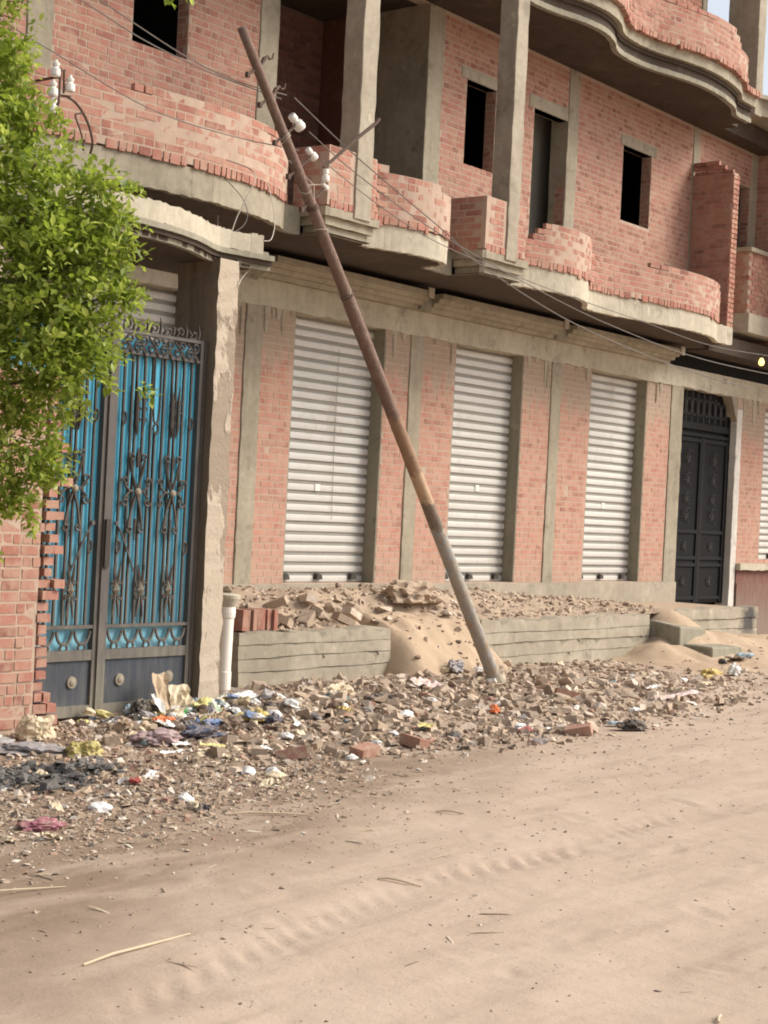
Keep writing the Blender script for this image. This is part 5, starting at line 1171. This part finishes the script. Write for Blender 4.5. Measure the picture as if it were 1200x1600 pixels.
# sticks
def stick(a, b_, r, label):
    mb = MB(); A = Vector((*a, top_z(*a) + r)); B = Vector((*b_, top_z(*b_) + r)); m_ = (A + B) / 2 + Vector((random.uniform(-.008, .008), random.uniform(-.008, .008), .008))
    mb.tube([A, A.lerp(m_, .5) + Vector((.004, .006, .004)), m_, B], [r * .8, r, r, r * .5], 6); tag(mb.build('stick', 'stick_pale', None, loc=tuple(A)), label, 'stick')
stick((3.90, -6.78), (4.48, -6.72), .0055, 'long pale reed lying on the road at the lower left')
stick((4.20, -5.72), (4.62, -5.88), .005, 'short pale reed at the left edge of the road')
stick((6.30, -5.22), (6.62, -5.49), .006, 'straw coloured stick at the front edge of the trodden litter')
stick((5.72, -6.64), (5.80, -6.82), .006, 'small splinter lying beside the tyre track')
stick((7.25, -5.85), (7.33, -5.98), .008, 'short chip of wood in the middle of the road')
stick((4.98, -8.62), (5.08, -8.58), .006, 'tiny stick at the bottom edge of the road')

# ------------------------------------------------------------------ tree at the left
TREE = thing('leafy_tree', (5.6, -2.9, 0), 'bright green small leaved tree overhanging the gate at left', 'tree')
mb = MB(); mb.tube([(5.55, -2.9, -.1), (5.6, -2.92, .7), (5.72, -2.95, 1.4), (5.8, -2.95, 2.1), (5.95, -3.0, 3.0), (6.1, -3.0, 3.9)], [.13, .115, .10, .085, .06, .03], 10); mb.build('trunk', 'bark', TREE, smooth=True)
BL_ = [((6.30, -3.12, 4.12), .22, 1.3), ((6.34, -3.2, 3.86), .19, 1.1), ((6.22, -3.05, 4.45), .20, 1.2), ((6.74, -3.66, 3.22), .16, .9), ((6.78, -3.72, 2.80), .13, .9), ((6.38, -3.20, 3.62), .33, 1), ((6.50, -3.37, 3.28), .33, 1), ((6.47, -3.33, 2.90), .45, 1), ((6.60, -3.48, 2.98), .34, 1), ((6.64, -3.55, 2.58), .26, 1), ((6.46, -3.32, 2.42), .40, 1), ((6.60, -3.50, 2.36), .27, 1), ((6.40, -3.25, 1.93), .29, 1), ((6.54, -3.42, 1.80), .14, 1.2), ((6.42, -3.27, 1.60), .17, 1), ((6.66, -3.56, 3.42), .16, .7), ((6.14, -2.89, 3.36), .61, .6), ((6.17, -2.93, 2.42), .61, .6), ((6.16, -2.91, 4.31), .42, .7), ((6.75, -3.70, 3.02), .12, 1), ((6.30, -3.1, 1.25), .12, .5), ((6.6, -3.5, 4.75), .18, .35)]
br_ = MB(); sprigs = []
for (c_, r, dn) in BL_:
    c_ = Vector(c_); tA = Vector((5.8, -2.95, min(2.9, c_.z - .3) if c_.z > 2 else 1.7)); m_ = tA.lerp(c_, .55) + Vector((0, .12, -.05)); q_ = tA.lerp(c_, .9)
    if dn > .4: br_.tube([tA, m_, q_], [.022, .013, .005], 5)
    for _ in range(int(250 * dn * (r / .4) ** 2) + 12):
        d = Vector((random.gauss(0, 1), random.gauss(0, 1), random.gauss(0, 1))).normalized(); q = c_ + d * r * (random.random() ** .45) * random.uniform(.85, 1.12)
        sprigs.append((q, (d + Vector((random.uniform(-.5, .5), random.uniform(-.5, .5), random.uniform(-.6, .4)))).normalized()))
for q, d in (((6.80, -3.77, 3.40), (.7, -.4, .1)), ((6.84, -3.8, 3.07), (.6, -.5, -.3)), ((6.80, -3.75, 2.75), (.6, -.4, -.1)), ((6.76, -3.7, 2.28), (.5, -.4, -.4)), ((6.74, -3.66, 2.42), (.5, -.4, 0)), ((6.72, -3.62, 3.55), (.6, -.3, .1)), ((6.78, -3.68, 3.48), (.6, -.4, -.2)), ((6.90, -3.88, 4.57), (.2, -.2, -.6)), ((6.94, -3.92, 4.60), (.4, -.3, -.5)), ((6.60, -3.45, 1.72), (.1, -.2, -1)), ((6.50, -3.35, 1.42), (0, -.1, -1)), ((6.86, -3.83, 2.62), (.6, -.4, .2)), ((6.88, -3.86, 2.25), (.6, -.3, -.3))):
    for _ in range(3): sprigs.append((Vector(q) + Vector((random.uniform(-.04, .04), random.uniform(-.03, .03), random.uniform(-.04, .04))), Vector(d).normalized()))
br_.tube([(6.1, -3.0, 3.88), (5.7, -2.8, 4.5), (5.8, -2.9, 5.0), (6.4, -3.4, 5.05), (6.8, -3.8, 4.85), (6.9, -3.88, 4.62)], [.03, .028, .025, .02, .01, .004], 6)
for _ in range(40):
    q, d = random.choice(sprigs); br_.tube([q - d * .15 - Vector((0, 0, .03)), q, q + d * .08], [.005, .004, .002], 4)
br_.build('branches', 'bark', TREE)
leaf_me = bpy.data.meshes.new('leaf'); leaf_me.from_pydata([(0, 0, 0), (.45, -.24, .05), (.62, -.22, .05), (1, 0, -.06), (.62, .22, .05), (.45, .24, .05), (.5, 0, -.03)], [], [(0, 1, 6), (1, 2, 6), (2, 3, 6), (3, 4, 6), (4, 5, 6), (5, 0, 6)]); leaf_me.materials.append(M['leaf_green'])
base = np.array([v.co for v in leaf_me.vertices]); LV = []
for q, d in sprigs:
    side_ = d.cross(Vector((0, 0, 1))); side_ = side_.normalized() if side_.length > .05 else Vector((1, 0, 0)); up_ = side_.cross(d).normalized(); n = random.randint(5, 9)
    tone = random.uniform(-.24, .24); szs = random.choice([.75, 1, 1, 1.2])
    for k in range(n):
        t = k / n; a = k * 2.4 + random.uniform(-.4, .4); dirv = (d * .7 + (side_ * math.cos(a) + up_ * math.sin(a)) * .9 + Vector((0, 0, .12))).normalized(); p0 = q + d * (t - .5) * .13
        nz = (up_ * .6 + Vector((random.gauss(0, .5), random.gauss(0, .5), .7))); nz = (nz - dirv * nz.dot(dirv)).normalized(); ly = nz.cross(dirv)
        LV.append((p0, dirv, ly, nz, random.uniform(.040, .074) * szs, tone))
def leafscore(L):
    v = in_view(L[0]); return 0 if not v else (1 / v[2]) * (L[4] / .05) * (1 + .0 * v[0])
own = set(sorted(range(len(LV)), key=lambda i: -leafscore(LV[i]))[:300])
vs = []; ti = []
for i, (p0, dx_, ly, nz, s, tone) in enumerate(LV):
    R_ = Matrix((dx_, ly, nz)).transposed()
    if i in own:
        o = link('leaf', leaf_me, None, TREE); o.matrix_local = Matrix.Translation(p0 - TREE.location) @ R_.to_4x4() @ Matrix.Scale(s, 4)
    else:
        vs.append((base @ np.array(R_).T) * s + np.array(p0)); ti.append(min(1, max(0, random.random() * .75 + .15 + tone)))
n = len(vs); co = (np.concatenate(vs) - np.array(TREE.location)); f0 = np.array([(0, 1, 6), (1, 2, 6), (2, 3, 6), (3, 4, 6), (4, 5, 6), (5, 0, 6)]); F_ = (f0[None] + 7 * np.arange(n)[:, None, None]).reshape(-1, 3)
me = bpy.data.meshes.new('crown'); me.vertices.add(len(co)); me.vertices.foreach_set('co', co.ravel()); me.loops.add(F_.size); me.loops.foreach_set('vertex_index', F_.ravel()); me.polygons.add(len(F_)); me.polygons.foreach_set('loop_start', np.arange(0, F_.size, 3)); me.polygons.foreach_set('loop_total', np.full(len(F_), 3)); me.update(calc_edges=True)
at = me.attributes.new('tint', 'FLOAT', 'FACE'); at.data.foreach_set('value', np.repeat(np.array(ti), 6).astype(np.float32))
tag(link('crown', me, 'leaf_green', TREE), kind='stuff')
print('leaves', len(LV), 'objects', len(bpy.data.objects))
